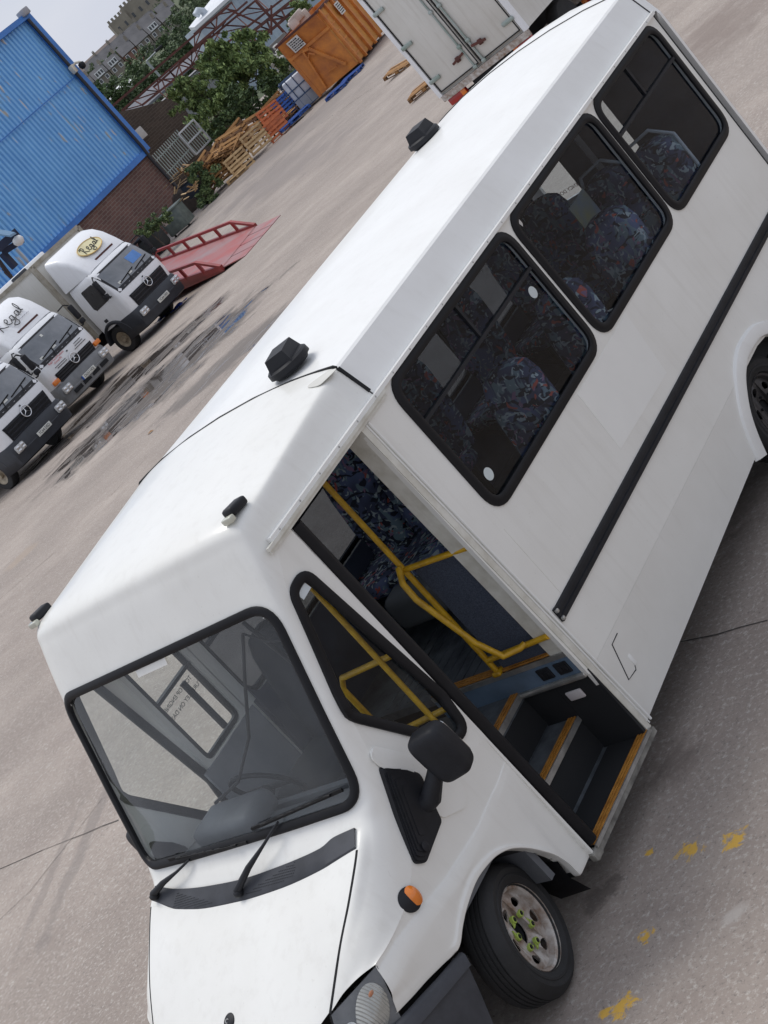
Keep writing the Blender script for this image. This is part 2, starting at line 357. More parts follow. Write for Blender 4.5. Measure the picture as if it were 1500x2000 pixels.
# --- moulded front: roof, face, scuttle, bonnet and wings in one sheet of control points (half, mirrored)
F = [
 [(0, -.10, 2.868), (.3, -.10, 2.860), (.6, -.10, 2.835), (.80, -.10, 2.803), (.90, -.10, 2.775), (.95, -.10, 2.66), (XS, -.10, 2.545)],
 [(0, -.60, 2.842), (.3, -.60, 2.835), (.6, -.60, 2.812), (.82, -.60, 2.77), (.925, -.60, 2.745), (.962, -.60, 2.64), (XS, -.60, 2.545)],
 [(0, -1.05, 2.805), (.3, -1.05, 2.80), (.6, -1.04, 2.782), (.84, -1.02, 2.745), (.945, -1.0, 2.715), (.972, -1.0, 2.63), (XS, -1.0, 2.545)],
 [(0, -1.27, 2.775), (.3, -1.265, 2.77), (.6, -1.25, 2.757), (.85, -1.215, 2.733), (.945, -1.19, 2.70), (.974, -1.17, 2.625), (XS, -1.15, 2.54)],
 [(0, -1.35, 2.735), (.3, -1.345, 2.73), (.6, -1.325, 2.72), (.85, -1.285, 2.70), (.945, -1.255, 2.67), (.974, -1.225, 2.60), (XS, -1.20, 2.52)],
 [(0, -1.385, 2.66), (.3, -1.38, 2.655), (.6, -1.36, 2.645), (.86, -1.318, 2.63), (.948, -1.29, 2.605), (.974, -1.26, 2.55), (.986, -1.23, 2.48)],
 [(0, -1.485, 2.40), (.3, -1.48, 2.398), (.6, -1.46, 2.39), (.88, -1.425, 2.38), (.957, -1.40, 2.372), (.977, -1.365, 2.365), (.985, -1.33, 2.355)],
 [(0, -1.70, 1.88), (.3, -1.695, 1.88), (.6, -1.672, 1.885), (.87, -1.625, 1.89), (.945, -1.60, 1.89), (.965, -1.565, 1.89), (.979, -1.52, 1.89)],
 [(0, -1.875, 1.42), (.3, -1.872, 1.422), (.6, -1.85, 1.427), (.86, -1.815, 1.432), (.925, -1.79, 1.432), (.953, -1.75, 1.425), (.972, -1.69, 1.41)],
 [(0, -1.935, 1.365), (.3, -1.925, 1.37), (.6, -1.90, 1.375), (.835, -1.875, 1.375), (.905, -1.86, 1.35), (.942, -1.82, 1.31), (.968, -1.76, 1.25)],
 [(0, -2.055, 1.265), (.3, -2.05, 1.272), (.6, -2.02, 1.292), (.862, -1.975, 1.322), (.91, -1.965, 1.27), (.945, -1.95, 1.18), (.966, -1.93, 1.075)],
 [(0, -2.22, 1.20), (.3, -2.215, 1.205), (.6, -2.20, 1.215), (.83, -2.17, 1.215), (.885, -2.16, 1.17), (.93, -2.15, 1.10), (.962, -2.13, 1.015)],
 [(0, -2.42, 1.105), (.3, -2.41, 1.108), (.58, -2.385, 1.113), (.785, -2.34, 1.12), (.85, -2.33, 1.10), (.91, -2.30, 1.06), (.955, -2.26, 1.005)],
 [(0, -2.76, .905), (.28, -2.75, .905), (.55, -2.70, .918), (.712, -2.578, .962), (.79, -2.495, .992), (.872, -2.43, 1.005), (.93, -2.375, 1.0)],
]
KU, KV = 6, 8
FA = surf(F, KU, KV)
ws_poly = rnd_poly([(-.925, 2.362), (.925, 2.362), (.905, 1.447), (-.905, 1.447)], .13, 8)
ws_poly = dense(ws_poly, .06)
def front_piece(r0, r1, c0, c1, test=None):
    m = MB(); A = FA[r0*KU:r1*KU+1, c0*KV:c1*KV+1]
    nr, nc, _ = A.shape; fs = []
    for i in range(nr-1):
        for j in range(nc-1):
            q = (A[i, j]+A[i+1, j+1])/2
            if test and test(q): continue
            fs.append((i*nc+j, (i+1)*nc+j, (i+1)*nc+j+1, i*nc+j+1))
    return m.add(A.reshape(-1, 3), fs)
# finer sheet for the face so that the opening behind the rubber is clean
FF = surf(F, 12, 16)
def face_sheet():
    m = MB(); A = FF[0:10*12+1]; nr, nc, _ = A.shape; fs = []; inner = offset_poly(ws_poly, -.012)
    for i in range(nr-1):
        for j in range(nc-1):
            q = (A[i, j]+A[i+1, j+1])/2
            if q[1] < -1.38 and inside((q[0], q[2]), inner): continue
            fs.append((i*nc+j, (i+1)*nc+j, (i+1)*nc+j+1, i*nc+j+1))
    return m.add(A.reshape(-1, 3), fs).mirror()
face_sheet().build('moulded_front', WHITE, bus, 40, weld=.0005)
# wings: columns from the bonnet seam outwards; bonnet between the seams
pair(front_piece(10, 13, 3, 6), 'front_wing', WHITE, bus, 40)
bm_ = front_piece(10, 13, 0, 3).mirror()
bm_.v = [(x*.992, y, z+.003) for x, y, z in bm_.v]
bonnet = bm_.build('bonnet', WHITE, bus, 40, weld=.0005)
sm = MB()
seam = [Vector(p)-Vector((0, 0, .004)) for p in FA[10*KU:13*KU+1, 3*KV]]
sm.tube(seam, .0065, 6); pair(sm, 'bonnet_gap', DARK, bus)
# solid sheet to drop things on
drop = MB(); drop.grid(surf(F, 6, 8)); drop.mirror()
BV = BVHTree.FromPolygons(drop.v, drop.f)
NF = Vector((0, -.92, .39))
def on_face(x, z):       # point and normal of the front sheet seen along the face normal, through (x, z) of the plane of the glass
    p = Vector((x, -1.42-(2.375-z)*.42, z)); h = BV.ray_cast(p+NF*.5, -NF)
    if h[0] is None: return p, NF
    n = h[1] if h[1].y < 0 else -h[1]; return h[0], n
def on_top(x, y):
    h = BV.ray_cast(Vector((x, y, 4)), Vector((0, 0, -1)))
    return (h[0], h[1] if h[1].z > 0 else -h[1]) if h[0] is not None else (Vector((x, y, 1.2)), Vector((0, 0, 1)))
loop = [on_face(x, z) for x, z in ws_poly]
wsr = MB(); wsr.sweep([p for p, n in loop], [(-.022, -.01), (-.022, .012), (-.012, .018), (.012, .018), (.024, .008), (.024, -.01)], [n for p, n in loop])
wind = wsr.build('windscreen', RUBBER, bus, 50)
A = FF[5*12:9*12+1]; gp = MB()
nr, nc, _ = A.shape; fs = []
for i in range(nr-1):
    for j in range(nc-1):
        q = (A[i, j]+A[i+1, j+1])/2
        if inside((q[0], q[2]), offset_poly(ws_poly, .004)): fs.append((i*nc+j, (i+1)*nc+j, (i+1)*nc+j+1, i*nc+j+1))
gp.add([Vector(p)-NF*.008 for p in A.reshape(-1, 3)], fs).mirror()
gp.build('pane', WGLASS, wind, 60, weld=.0005)

# --- upper side of the cab with the quarter window (grid in y, z)
qw = rnd_poly([(-1.325, 2.315), (-1.205, 2.325), (-1.108, 1.40), (-1.14, 1.215), (-1.245, 1.235), (-1.575, 1.76)], [.07, .07, .09, .07, .08, .10], 6)
qw = dense(qw, .08)
pil = FF[3*12:10*12+1, -1]                    # the sheet's outer edge down the pillar
def pil_y(z):
    return float(np.interp(-z, -pil[:, 2], pil[:, 1]))
def pil_x(z): return float(np.interp(-z, -pil[:, 2], pil[:, 0]))
def up_side(hole):
    m = MB(); zs = np.linspace(2.54, 1.10, 97); A = []
    for z in zs:
        y1 = pil_y(z) if z > 1.09 else -1.93; x1 = pil_x(z)
        A.append([(x1+(XS-x1)*(1-(1-t)**2), y1+(-1.075-y1)*t, z) for t in np.linspace(0, 1, 44)])
    nr, nc = len(A), len(A[0]); fs = []; inn = offset_poly(qw, -.014)
    for i in range(nr-1):
        for j in range(nc-1):
            y = (A[i][j][1]+A[i+1][j+1][1])/2; z = (A[i][j][2]+A[i+1][j+1][2])/2
            if hole and inside((y, z), inn): continue
            fs.append((i*nc+j, (i+1)*nc+j, (i+1)*nc+j+1, i*nc+j+1))
    return m.add([p for r_ in A for p in r_], fs), A
us, UA = up_side(True); pair(us, 'cab_side', WHITE, bus, 40)
us2, _ = up_side(False); BVS = BVHTree.FromPolygons(us2.v, us2.f)
def on_side(y, z, bv=None):
    h = (bv or BVS).ray_cast(Vector((2, y, z)), Vector((-1, 0, 0)))
    if h[0] is None: return Vector((.985, y, z)), Vector((1, 0, 0))
    n = h[1] if h[1].x > 0 else -h[1]; return h[0], n
def side_window(name, poly, prof, gm, inset=.008):
    lp = [on_side(y, z) for y, z in poly]
    m = MB(); m.sweep([p for p, n in lp], prof, [n for p, n in lp])
    g = MB(); g.plate([(y, z) for y, z in poly], th=.004, fn=lambda u, v, w: tuple(on_side(u, v)[0]+Vector((w-inset, 0, 0))))
    return m, g
m, g = side_window('quarter_window', qw, [(-.03, -.01), (-.03, .012), (-.015, .017), (.012, .015), (.022, .006), (.022, -.01)], QGLASS)
qwo2 = pair(m, 'quarter_window', RUBBER, bus, 50); pair(g, 'pane', QGLASS, qwo2, 0); qwo = qwo2[0]
st = MB(); p0, n0 = on_side(-1.275, 2.27); st.plate([(-1.315, 2.30), (-1.235, 2.305), (-1.225, 2.255), (-1.305, 2.25)], th=.002, fn=lambda u, v, w: (on_side(u, v)[0].x-.004+w, u, v))
st.build('glass_overlay', mat('pale_sticker', (.62, .68, .70), .5), qwo)

# --- lower side: wing and wheel arch
top = [tuple(p) for p in UA[-1][::-1]]           # from the door edge forwards
top = top+[tuple(p) for p in FF[10*12:13*12+1, -1]]
bot = [(.955, -1.075, .235), (.965, -1.20, .240), (.975, -1.245, .262), (.983, -1.252, .342), (.987, -1.274, .43), (.989, -1.328, .534), (.990, -1.383, .615), (.990, -1.465, .698), (.990, -1.572, .75), (.990, -1.718, .774), (.988, -1.853, .757), (.985, -1.949, .729), (.978, -2.05, .69), (.968, -2.15, .715), (.957, -2.26, .745), (.945, -2.36, .765), (.93, -2.47, .79)]
botc = pchip(bot, 5)
NC = 90
Tp = resample(top, NC); Bp = resample(botc, NC)
# arch part keeps its own density
LV = []
for j in range(NC):
    t, b = Tp[j], Bp[j]; y = b[1]; fr = np.clip((-1.05-t[1])/1.3, 0, 1)
    zu = np.interp(-y, [1.07, 1.42, 1.8, 2.0, 2.38], [.93, .90, .925, .955, 1.0]); bw = np.interp(-y, [1.07, 1.3, 1.7, 2.0, 2.38], [.02, .04, .055, .07, .085]); st_ = np.interp(-y, [1.07, 1.3, 1.8, 2.4], [.000, .006, .014, .020])
    H = t[2]-b[2]; col = [t]
    def P(z, dx):
        f = (t[2]-z)/H; return np.array([t[0]+(b[0]-t[0])*f+dx, t[1]+(b[1]-t[1])*f, z])
    z1 = min(zu, t[2]-.02); z2 = z1-bw
    z2 = max(z2, b[2]+.07)
    arch = 1.0 if -2.06 < y < -1.24 else .15
    col += [P((t[2]+z1)/2, -.002), P(z1, -.002), P(z1-bw*.25, st_*.3), P(z2+bw*.1, st_), P(z2-.02, st_+.002), P(b[2]+.05, .006*arch+st_*.4), P(b[2]+.028, .016*arch+st_*.2), P(b[2]+.008, .018*arch), b, b-np.array([.05, 0, 0])]
    LV.append(col)
SA = surf(LV, 1, 4)
ls = MB(); ls.grid(SA, flip=True); BVL = BVHTree.FromPolygons(ls.v, ls.f); pair(ls, 'lower_wing', WHITE, bus, 50)
# dark wheel housing
wh = MB()
A = []
for x in (.955, .60, .45):
    A.append([(x, y, z) for _, y, z in botc[8:66]])
wh.grid(A); wh.plate([(y, z) for _, y, z in botc[8:66]], th=.01, fn=lambda u, v, w: (.45-w, u, v)); pair(wh, 'wheel_housing', DARK, bus)
mf = MB(); mf.grid([[(.97, -1.27, .40), (.97, -1.285, .30), (.975, -1.24, .16)], [(.72, -1.27, .42), (.72, -1.29, .28), (.72, -1.22, .12)]]); mf.build('mud_flap', RUBBER, bus)

# --- headlights, grille, front bumper
def patch4(a, b, c, d, n=8, bulge=0, N_=None):
    a, b, c, d = (Vector(q) for q in (a, b, c, d)); N_ = N_ or Vector((.5, -.8, .25))
    return [[(a.lerp(b, u)).lerp(d.lerp(c, u), v)+N_*bulge*16*u*(1-u)*v*(1-v) for u in np.linspace(0, 1, n)] for v in np.linspace(0, 1, n)]
hl = MB(); hl.grid(patch4((.712, -2.58, .952), (.932, -2.372, .992), (.925, -2.47, .76), (.70, -2.74, .70), 10, .012)); head = pair(hl, 'headlight', mat('lamp_housing', (.15, .155, .165), .3, col2=(.09, .095, .10), vs=8), bus)
def disc_on(m, c, nrm, up, rx, rz, depth, ns=28, rings=5):
    nrm = Vector(nrm).normalized(); u = Vector(up).cross(nrm).normalized(); w = nrm.cross(u); c = Vector(c); vs = [c+nrm*depth]; fs = []
    for k in range(1, rings+1):
        f = k/rings
        for j in range(ns):
            t = 2*math.pi*j/ns; vs.append(c+u*rx*f*math.cos(t)+w*rz*f*math.sin(t)+nrm*depth*(1-f*f))
    for j in range(ns): fs.append((0, 1+j, 1+(j+1) % ns))
    for k in range(rings-1):
        for j in range(ns): fs.append((1+k*ns+j, 1+(k+1)*ns+j, 1+(k+1)*ns+(j+1) % ns, 1+k*ns+(j+1) % ns))
    m.add(vs, fs)
def ribbed(name):
    m = mat(name, (.50, .50, .47), .22, metal=.35, coat=.6, col2=(.34, .34, .32), vs=14); t = m.node_tree; b = t.nodes['Principled BSDF']
    g = t.nodes.new('ShaderNodeTexCoord'); wv = t.nodes.new('ShaderNodeTexWave'); wv.inputs['Scale'].default_value = 26; wv.bands_direction = 'Y'
    bp = t.nodes.new('ShaderNodeBump'); bp.inputs['Strength'].default_value = .5; bp.inputs['Distance'].default_value = .01
    t.links.new(g.outputs['Object'], wv.inputs['Vector']); t.links.new(wv.outputs['Fac'], bp.inputs['Height']); t.links.new(bp.outputs[0], b.inputs['Normal']); return m
HC = [Vector(q) for q in ((.712, -2.58, .952), (.932, -2.372, .992), (.925, -2.47, .76), (.70, -2.74, .70))]
def hsurf(u, v, d):
    a, b, c, e = HC; f = lambda u, v: a.lerp(b, u).lerp(e.lerp(c, u), v)+Vector((.5, -.8, .25))*.012*16*u*(1-u)*v*(1-v)
    p = f(u, v); n = (f(u+.01, v)-p).cross(f(u, v+.01)-p).normalized(); n = n if n.y < 0 else -n
    return p+n*d
def hdisc(u0, v0, ru, rv, d, ns=28, rings=5):
    m = MB(); vs = [hsurf(u0, v0, d)]; fs = []
    for k in range(1, rings+1):
        for q in range(ns):
            t = 2*math.pi*q/ns; vs.append(hsurf(u0+ru*k/rings*math.cos(t), v0+rv*k/rings*math.sin(t), .003+(d-.003)*(1-(k/rings)**2)))
    for q in range(ns): fs.append((0, 1+q, 1+(q+1) % ns))
    for k in range(rings-1):
        for q in range(ns): fs.append((1+k*ns+q, 1+(k+1)*ns+q, 1+(k+1)*ns+(q+1) % ns, 1+k*ns+(q+1) % ns))
    m.add(vs, fs); return m
RIB = ribbed('ribbed_lens')
pair(hdisc(.66, .50, .29, .43, .016), 'lens', RIB, head, 60)
pair(hdisc(.22, .62, .19, .32, .008), 'reflector', mat('chrome_reflector', (.70, .70, .69), .18, metal=.8, var=.2, vs=30), head, 60)
pair(hdisc(.74, .27, .085, .075, .015, 16, 3), 'bulb', mat('bulb_amber', (.42, .14, .05), .4, col2=(.34, .20, .13), vs=40), head, 60)
m = MB(); m.grid(patch4((.714, -2.592, .960), (.940, -2.376, .999), (.935, -2.482, .756), (.702, -2.760, .696), 12, .034)); pair(m, 'cover', glass('lamp_cover', (.93, .93, .92), 1.4), head, 60)
m = MB()
path = [(.985, -2.045), (.985, -2.20), (.965, -2.38), (.93, -2.52), (.86, -2.67), (.74, -2.79), (.4, -2.87), (0, -2.89)]
tz = [.668, .705, .745, .765, .765, .75, .72, .71]
pc = pchip([(x, y, z) for (x, y), z in zip(path, tz)], 5)
rows = []
BR = ((0, -.02), (0, .0), (.03, .016), (.15, .026), (.17, .006), (.45, .012), (.8, .014), (.93, .005), (1, -.06))
for f_, o_ in BR:
    row = []
    for i, p in enumerate(pc):
        a, b = pc[max(i-1, 0)], pc[min(i+1, len(pc)-1)]; d = Vector((b[0]-a[0], b[1]-a[1], 0)).normalized(); n = Vector((-d.y, d.x, 0)); n = n if n.x > -.01 and (n.y < 0 or n.x > .3) else -n
        fr = p[1]; row.append((p[0]+n.x*o_*(1 if f_ < 1 else 1), p[1]+n.y*o_+(max(0, (p[1]+2.06)*0)), p[2]+(.28-p[2])*f_))
    rows.append(row)
# rear edge follows the wheel arch
for k, (f_, _) in enumerate(BR):
    for i in range(6):
        w_ = (1-i/6); x, y, z = rows[k][i]; rows[k][i] = (x, y-w_*.20*f_, z)
m.grid(rows); m.mirror(); fb = m.build('front_bumper', GREYP, bus, 45, weld=.0005)
m = MB(); disc_on(m, (.992, -2.085, .635), (1, -.1, .1), (0, 0, 1), .011, .011, .004, 12, 2); pair(m, 'fixing_screw', mat('dull_screw', (.05, .045, .04), .5, metal=.6), fb)
m = MB(); m.grid([[(x, -2.74+.12*abs(x)**2, .90) for x in np.linspace(-.70, .70, 9)], [(x, -2.80, .72) for x in np.linspace(-.70, .70, 9)]])
for k in range(4):
    z = .87-.042*k; m.bar((-.60, -2.765-.015*k, z), (.60, -2.765-.015*k, z), .03, .02)
m.build('front_grille', GREYP, bus)
m = MB(); bp_, bn = on_top(0, -2.575); M_ = frame(bp_, (1, 0, 0), Vector((0, 0, 1))-bn*bn.z if 0 else Vector((0, .88, .47)))
m.lathe([(0, .012), (.030, .012), (.040, .006), (.042, 0)], 28, M_)
bd = m.build('bonnet_badge', BLACKP, bus, 40)
m = MB(); m.tube([Vector((math.cos(t)*.012-.004, math.sin(t)*.010, .013)) for t in np.linspace(.6, 5.2, 9)], .0025, 6, M=M_); m.build('badge_mark', ALU, bd)

# --- cowl panel and wipers
ctop = [on_top(x, y) for x, y in ((-.835, -1.885), (-.6, -1.935), (-.3, -1.965), (0, -1.975), (.3, -1.965), (.6, -1.935), (.70, -1.905), (.84, -1.885))]
cbot = [on_top(x, y) for x, y in ((-.84, -1.955), (-.6, -2.02), (-.3, -2.048), (0, -2.052), (.3, -2.045), (.6, -2.015), (.70, -1.998), (.855, -1.972))]
T_ = pchip([tuple(p) for p, n in ctop], 5); B_ = pchip([tuple(p) for p, n in cbot], 5)
m = MB(); m.grid([[p+np.array([0, .0, -.004]) for p in T_], [p+np.array([0, -.004, .012]) for p in T_], [p*.5+q*.5+np.array([0, 0, .013]) for p, q in zip(T_, B_)], [q+np.array([0, .004, .012]) for q in B_], [q+np.array([0, 0, -.004]) for q in B_]])
cowl = m.build('cowl_panel', GREYP, bus, 40)
BVC = BVHTree.FromPolygons(m.v, m.f)
def on_cowl(x, y):
    h = BVC.ray_cast(Vector((x, y, 3)), Vector((0, 0, -1))); return h[0] if h[0] is not None else on_top(x, y)[0]
m = MB()
def tri_mesh(a, b, c):
    a, b, c = Vector(a), Vector(b), Vector(c)
    for i in range(40):
        for j in range(40):
            x = min(a.x, b.x, c.x)+i*.0135+(j % 2)*.0067; y = min(a.y, b.y, c.y)+j*.0095
            if x < max(a.x, b.x, c.x) and inside((x, y), [(a.x, a.y), (b.x, b.y), (c.x, c.y)]):
                p = on_cowl(x, y); m.add([p+Vector((math.cos(t)*.0052, math.sin(t)*.0036, .0012)) for t in (k*math.pi/3 for k in range(6))], [tuple(range(6))])
tri_mesh((-.60, -1.955, 0), (-.66, -2.025, 0), (-.24, -2.045, 0)); tri_mesh((-.05, -2.045, 0), (.42, -1.965, 0), (.40, -2.022, 0))
m.build('air_intake', DARK, cowl, 0)
def wiper(base, elbow, b0, b1):
    m = MB(); base, elbow, b0, b1 = (Vector(q) for q in (base, elbow, b0, b1))
    m.rbox(base+Vector((0, 0, .018)), (.05, .05, .04), .015); m.tube([base+Vector((0, 0, .03)), base.lerp(elbow, .35)+Vector((0, -.012, .03)), base.lerp(elbow, .7)+Vector((0, -.014, .012)), elbow], [.020, .016, .008, .006], 8)
    o = m.build('wiper_arm', BLACKP, bus, 50)
    m = MB(); m.bar(b0, b1, .010, .018); d = (b1-b0)
    for f_ in (.15, .35, .45, .55, .65, .85): m.rbox(b0+d*f_+NF*.010, (.05, .012, .014), .004)
    m.bar(b0+d*.15+NF*.014, b0+d*.85+NF*.014, .006, .008); m.build('wiper_blade', RUBBER, o, 40)
def wf(q):
    lo = ray(q); best = None
    d = Vector(lo[1]).normalized(); h = BV.ray_cast(Vector(CAM), d); return h[0]+NF*.018
b1 = wf((497, 1616)); b2 = wf((674, 1539)); e1 = wf((548, 1602)); base1 = on_cowl(-.02, -2.02)
wiper(Vector(onx((447, 1745), .0)) if False else on_cowl(-.035, -2.035), e1, b1, b2)
b1 = wf((335, 1676)); b2 = wf((488, 1642)); e1 = wf((375, 1676))
wiper(on_cowl(-.80, -1.95), e1, b1, b2)

# --- rear coach body
ROOF = [(.90, 2.778), (.80, 2.796), (.6, 2.826), (.3, 2.850), (0, 2.858)]
full = [(XS, 2.545), (.975, 2.58), (.925, 2.735), (.915, 2.765)]+ROOF
half = full[:-1]; sec = half+[(0, 2.858)]+[(-x, z) for x, z in half[::-1]]
ys = [-.088, .9, 2.0, 3.1, 4.13]
m = MB(); m.grid([[(x, y, z) for x, z in sec] for y in ys]); roof = m.build('roof', WHITE2, bus, 12)
m = MB(); m.grid([[(x*k, 4.13+f_*(.10+.40*max(0, 1-(x/.95)**2)*(1 if z > 2.7 else .3)), z-dz*(1 if z > 2.7 else .3)) for x, z in sec] for f_, dz, k in ((0.01, 0, 1), (.35, .004, .999), (.75, .025, .995), (.93, .06, .985), (1, .12, .97), (1.0, .30, .95))]); m.build('rear_cap', WHITE2, bus, 25)
m = MB(); m.tube([(x*1.001, 4.132, z+.001) for x, z in sec], .005, 5); m.build('panel_joint', DARK, bus)
m = MB(); m.tube([(XS+.001, 4.132, z) for z in (2.54, 1.5, .75)]+[(.95, 4.132, .3)], .005, 5); m.build('panel_joint', DARK, bus)
m = MB()
m.tube([(x, -.094, z+.008) for x, z in sec[3:-3]], .0075, 5); m.build('panel_joint', DARK, bus)
m = MB(); m.tube([(x+.003, -.094, z+.003) for x, z in sec[1:4]], .012, 5); m.build('panel_joint', DARK, bus)
m = MB(); m.box((XS+.012, 1.45, 2.553), (.03, 5.35, .022)); pair(m, 'gutter', WHITE2, bus)
m = MB(); m.box((XS+.022, -.66, 2.535), (.02, 1.24, .018)); m.box((XS+.012, -.66, 2.515), (.012, 1.22, .02)); m.build('door_track', CREAM, bus)
y1, y2, y3, y4, y5, y6 = 0.0, 1.5225, 1.5815, 2.8812, 2.9283, 4.0494
NW = [rect(a+.018, ZB+.018, b-.018, ZT-.018, .12, 7) for a, b in ((y1, y2), (y3, y4), (y5, y6))]
FWIN = [rect(-.53, 1.46, 1.25, 2.30, .12, 7), rect(1.32, 1.46, 2.75, 2.30, .12, 7), rect(2.85, 1.46, 4.0, 2.30, .12, 7)]
AR = [(2.12, .28), (2.14, .40), (2.20, .52), (2.30, .63), (2.42, .71), (2.56, .745), (2.72, .735), (2.87, .68), (3.0, .58), (3.08, .45), (3.12, .30)]
side = lambda s_: (lambda u, v, w: ((XS+w-(max(0, ZC-v)*.10))*s_, u, v))
def arch_z(y):
    return float(np.interp(y, [p[0] for p in AR], [p[1] for p in AR]))
up_out = [(-.285, ZC), (2.45, ZC), (2.56, .745), (2.72, .735), (2.80, ZC), (4.13, ZC), (4.13, 2.545), (-.335, 2.545)]
m = MB(); m.plate([(-.285, ZC), (4.13, ZC), (4.13, 2.545), (-.335, 2.545)], [rect(a+.03, ZB+.03, b-.03, ZT-.03, .10, 7) for a, b in ((y1, y2), (y3, y4), (y5, y6))], .03, side(1))
m.build('nearside_panel', WHITE, bus, 0)
sk = [(-.235, .245)]+[(2.125, .345)]+[(y, min(z, ZC-.02)) for y, z in AR[1:-1]]+[(3.11, .345), (4.13, .33), (4.13, ZC-.001), (-.28, ZC-.001)]
m = MB(); m.plate(sk, th=.02, fn=side(1)); m.build('nearside_skirt', WHITE, bus, 0)
m = MB(); m.plate([(-.62, ZC), (4.13, ZC), (4.13, 2.545), (-.62, 2.545)], FWIN, .03, side(-1)); m.f = [f[::-1] for f in m.f]
m.plate([(-1.075, .25), (2.12, .26)]+AR[1:-1]+[(3.12, .26), (4.13, .3), (4.13, ZC-.001), (-1.075, ZC-.001)], th=.02, fn=side(-1)); m.build('offside_panel', WHITE, bus, 0)
dwin = rect(-1.60, 1.30, -1.18, 2.27, .08, 6)
m = MB(); m.plate([(-1.075, ZC), (-.615, ZC), (-.615, 2.545), (-1.075, 2.545)], [rect(-1.04, 1.46, -.66, 2.30, .06, 4)], .03, lambda u, v, w: (-(XS+w), u, v)); m.build('offside_front_panel', WHITE, bus, 0)
# arch flare of the rear wheel
fl = pchip([(y, z, 0) for y, z in [(2.105, .29)]+AR[1:-1]+[(3.13, .29)]], 5)
m = MB(); m.sweep([(XS-max(0, ZC-p[1])*.10, p[0], p[1]) for p in fl], [(.0, -.01), (-.004, .03), (-.02, .035), (-.085, .022), (-.10, -.006)], [(1, 0, 0)]*len(fl), closed=False)
rf = m.build('rear_arch_flare', WHITE2, bus, 50)
m = MB(); m.grid([[(x, p[0], p[1]) for p in fl] for x in (.97, .5)]); m.plate([(p[0], p[1]) for p in fl], th=.01, fn=lambda u, v, w: (.5-w, u, v)); pair(m, 'rear_wheel_housing', DARK, bus)
# rubbing strip
m = MB(); z0 = 1.055; ya, yb = -.155, 4.125
m.grid([[(XS+dx, y, z0+dz) for dx, dz in ((0, .040), (.016, .036), (.018, .016), (.010, .012), (.010, -.010), (.020, -.014), (.018, -.040), (0, -.044))] for y in (ya, yb)]); m.box((XS+.008, ya-.012, z0), (.022, .022, .085))
m.build('rubbing_strip', BLACKP, bus, 20)
m = MB()
for dz in (-.026, .026): m.rbox((XS+.02, ya-.016, z0+dz), (.02, .02, .022), .005)
m.build('strip_end_clip', ALU, bus)
gh = mat('cleaner_paint', (.80, .798, .762), .30, coat=.3, var=.02)
for ps in (((1128, 770), (1212, 877), (1302, 728), (1222, 612)),):
    m = MB(); m.plate([(onx(q, XS).y, onx(q, XS).z) for q in ps], th=.002, fn=lambda u, v, w: (XS+.0015+w, u, v)); m.build('old_sign_outline', gh, bus, 0)
m = MB(); m.tube([(XS-.0005, -.045, 1.57), (XS-.0005, -.045, 1.10)], .0016, 4); m.build('side_seam', CREAM, bus)
m = MB()
for k in range(26): disc_on(m, (XS+.0275, -1.15+.205*k, 2.553), (1, 0, 0), (0, 0, 1), .006, .006, .003, 8, 2)
o = m.build('gutter_rivets', ALU, bus, 60); o['kind'] = 'stuff'
# filler flap drawn by its gap
m = MB(); fp = [(.074, .683), (-.011, .681), (-.073, .479), (.02, .465), (.045, .50)]
m.tube([(XS-(ZC-z)*.10+.0005, y, z) for y, z in fp], .0035, 5); fu = m.build('filler_flap', DARK, bus)
m = MB(); m.rbox((XS-.022, .045, .52), (.012, .03, .075), .006); m.build('flap_handle', WHITE2, fu)
# nearside windows
FRP = [(-.026, -.004), (-.026, .012), (-.014, .018), (.006, .017), (.018, .011), (.032, .009), (.032, -.02)]
def window(poly, s_, glassm, bars=(), frame_m=RUBBER, seals=True):
    m = MB(); m.sweep([(s_*XS, y, z) for y, z in poly], FRP, [(s_, 0, 0)]*len(poly))
    w = m.build('window', frame_m, bus, 50)
    g = MB(); g.plate(poly, th=.004, fn=lambda u, v, w_: (s_*(XS-.012+w_), u, v)); g.build('pane', glassm, w, 0)
    if bars:
        b = MB()
        for (a0, b0, a1, b1, wd) in bars: b.bar((s_*(XS-.006), a0, b0), (s_*(XS-.006), a1, b1), wd, .02) if a0 != a1 else b.box((s_*(XS-.010), a0, (b0+b1)/2), (.02, wd, abs(b1-b0)))
        b.build('divider', BLACKP, w, 0)
    return w
w1 = window(NW[0], 1, GLASS, [(y1+.04, 2.255, y2-.04, 2.255, .034), (.80, 2.265, .80, 2.49, .022)])
stk_ = mat('white_sticker', (.60, .66, .66), .5)
for yy, zz in ((.15, 1.80), (1.375, 2.155)):
    m = MB(); disc_on(m, (XS-.009, yy, zz), (1, 0, 0), (0, 0, 1), .036, .036, .001, 24, 2); m.build('round_sticker', stk_, w1)
w2 = window(NW[1], 1, GLASS)
w3 = window(NW[2], 1, GLASS, [(y5+.04, 2.255, y6-.04, 2.255, .034), (3.50, 2.265, 3.50, 2.49, .022)])
for i, p in enumerate(FWIN): window(p, -1, FGLASS, [(p[0][0] if 0 else (-.50, 1.34, 2.88)[i], 1.87, (1.22, 2.72, 3.97)[i], 1.87, .05)] if i != 1 else [])
f0 = window(rect(-1.04, 1.46, -.66, 2.30, .06, 4), -1, QGLASS, [(-1.03, 1.90, -.67, 1.90, .045), (-.79, 1.50, -.79, 1.86, .035)])
stick = mat('dark_print', (.03, .03, .03), .6)
pa, pb = onx((430, 1420), -.983), onx((413, 1390), -.983)
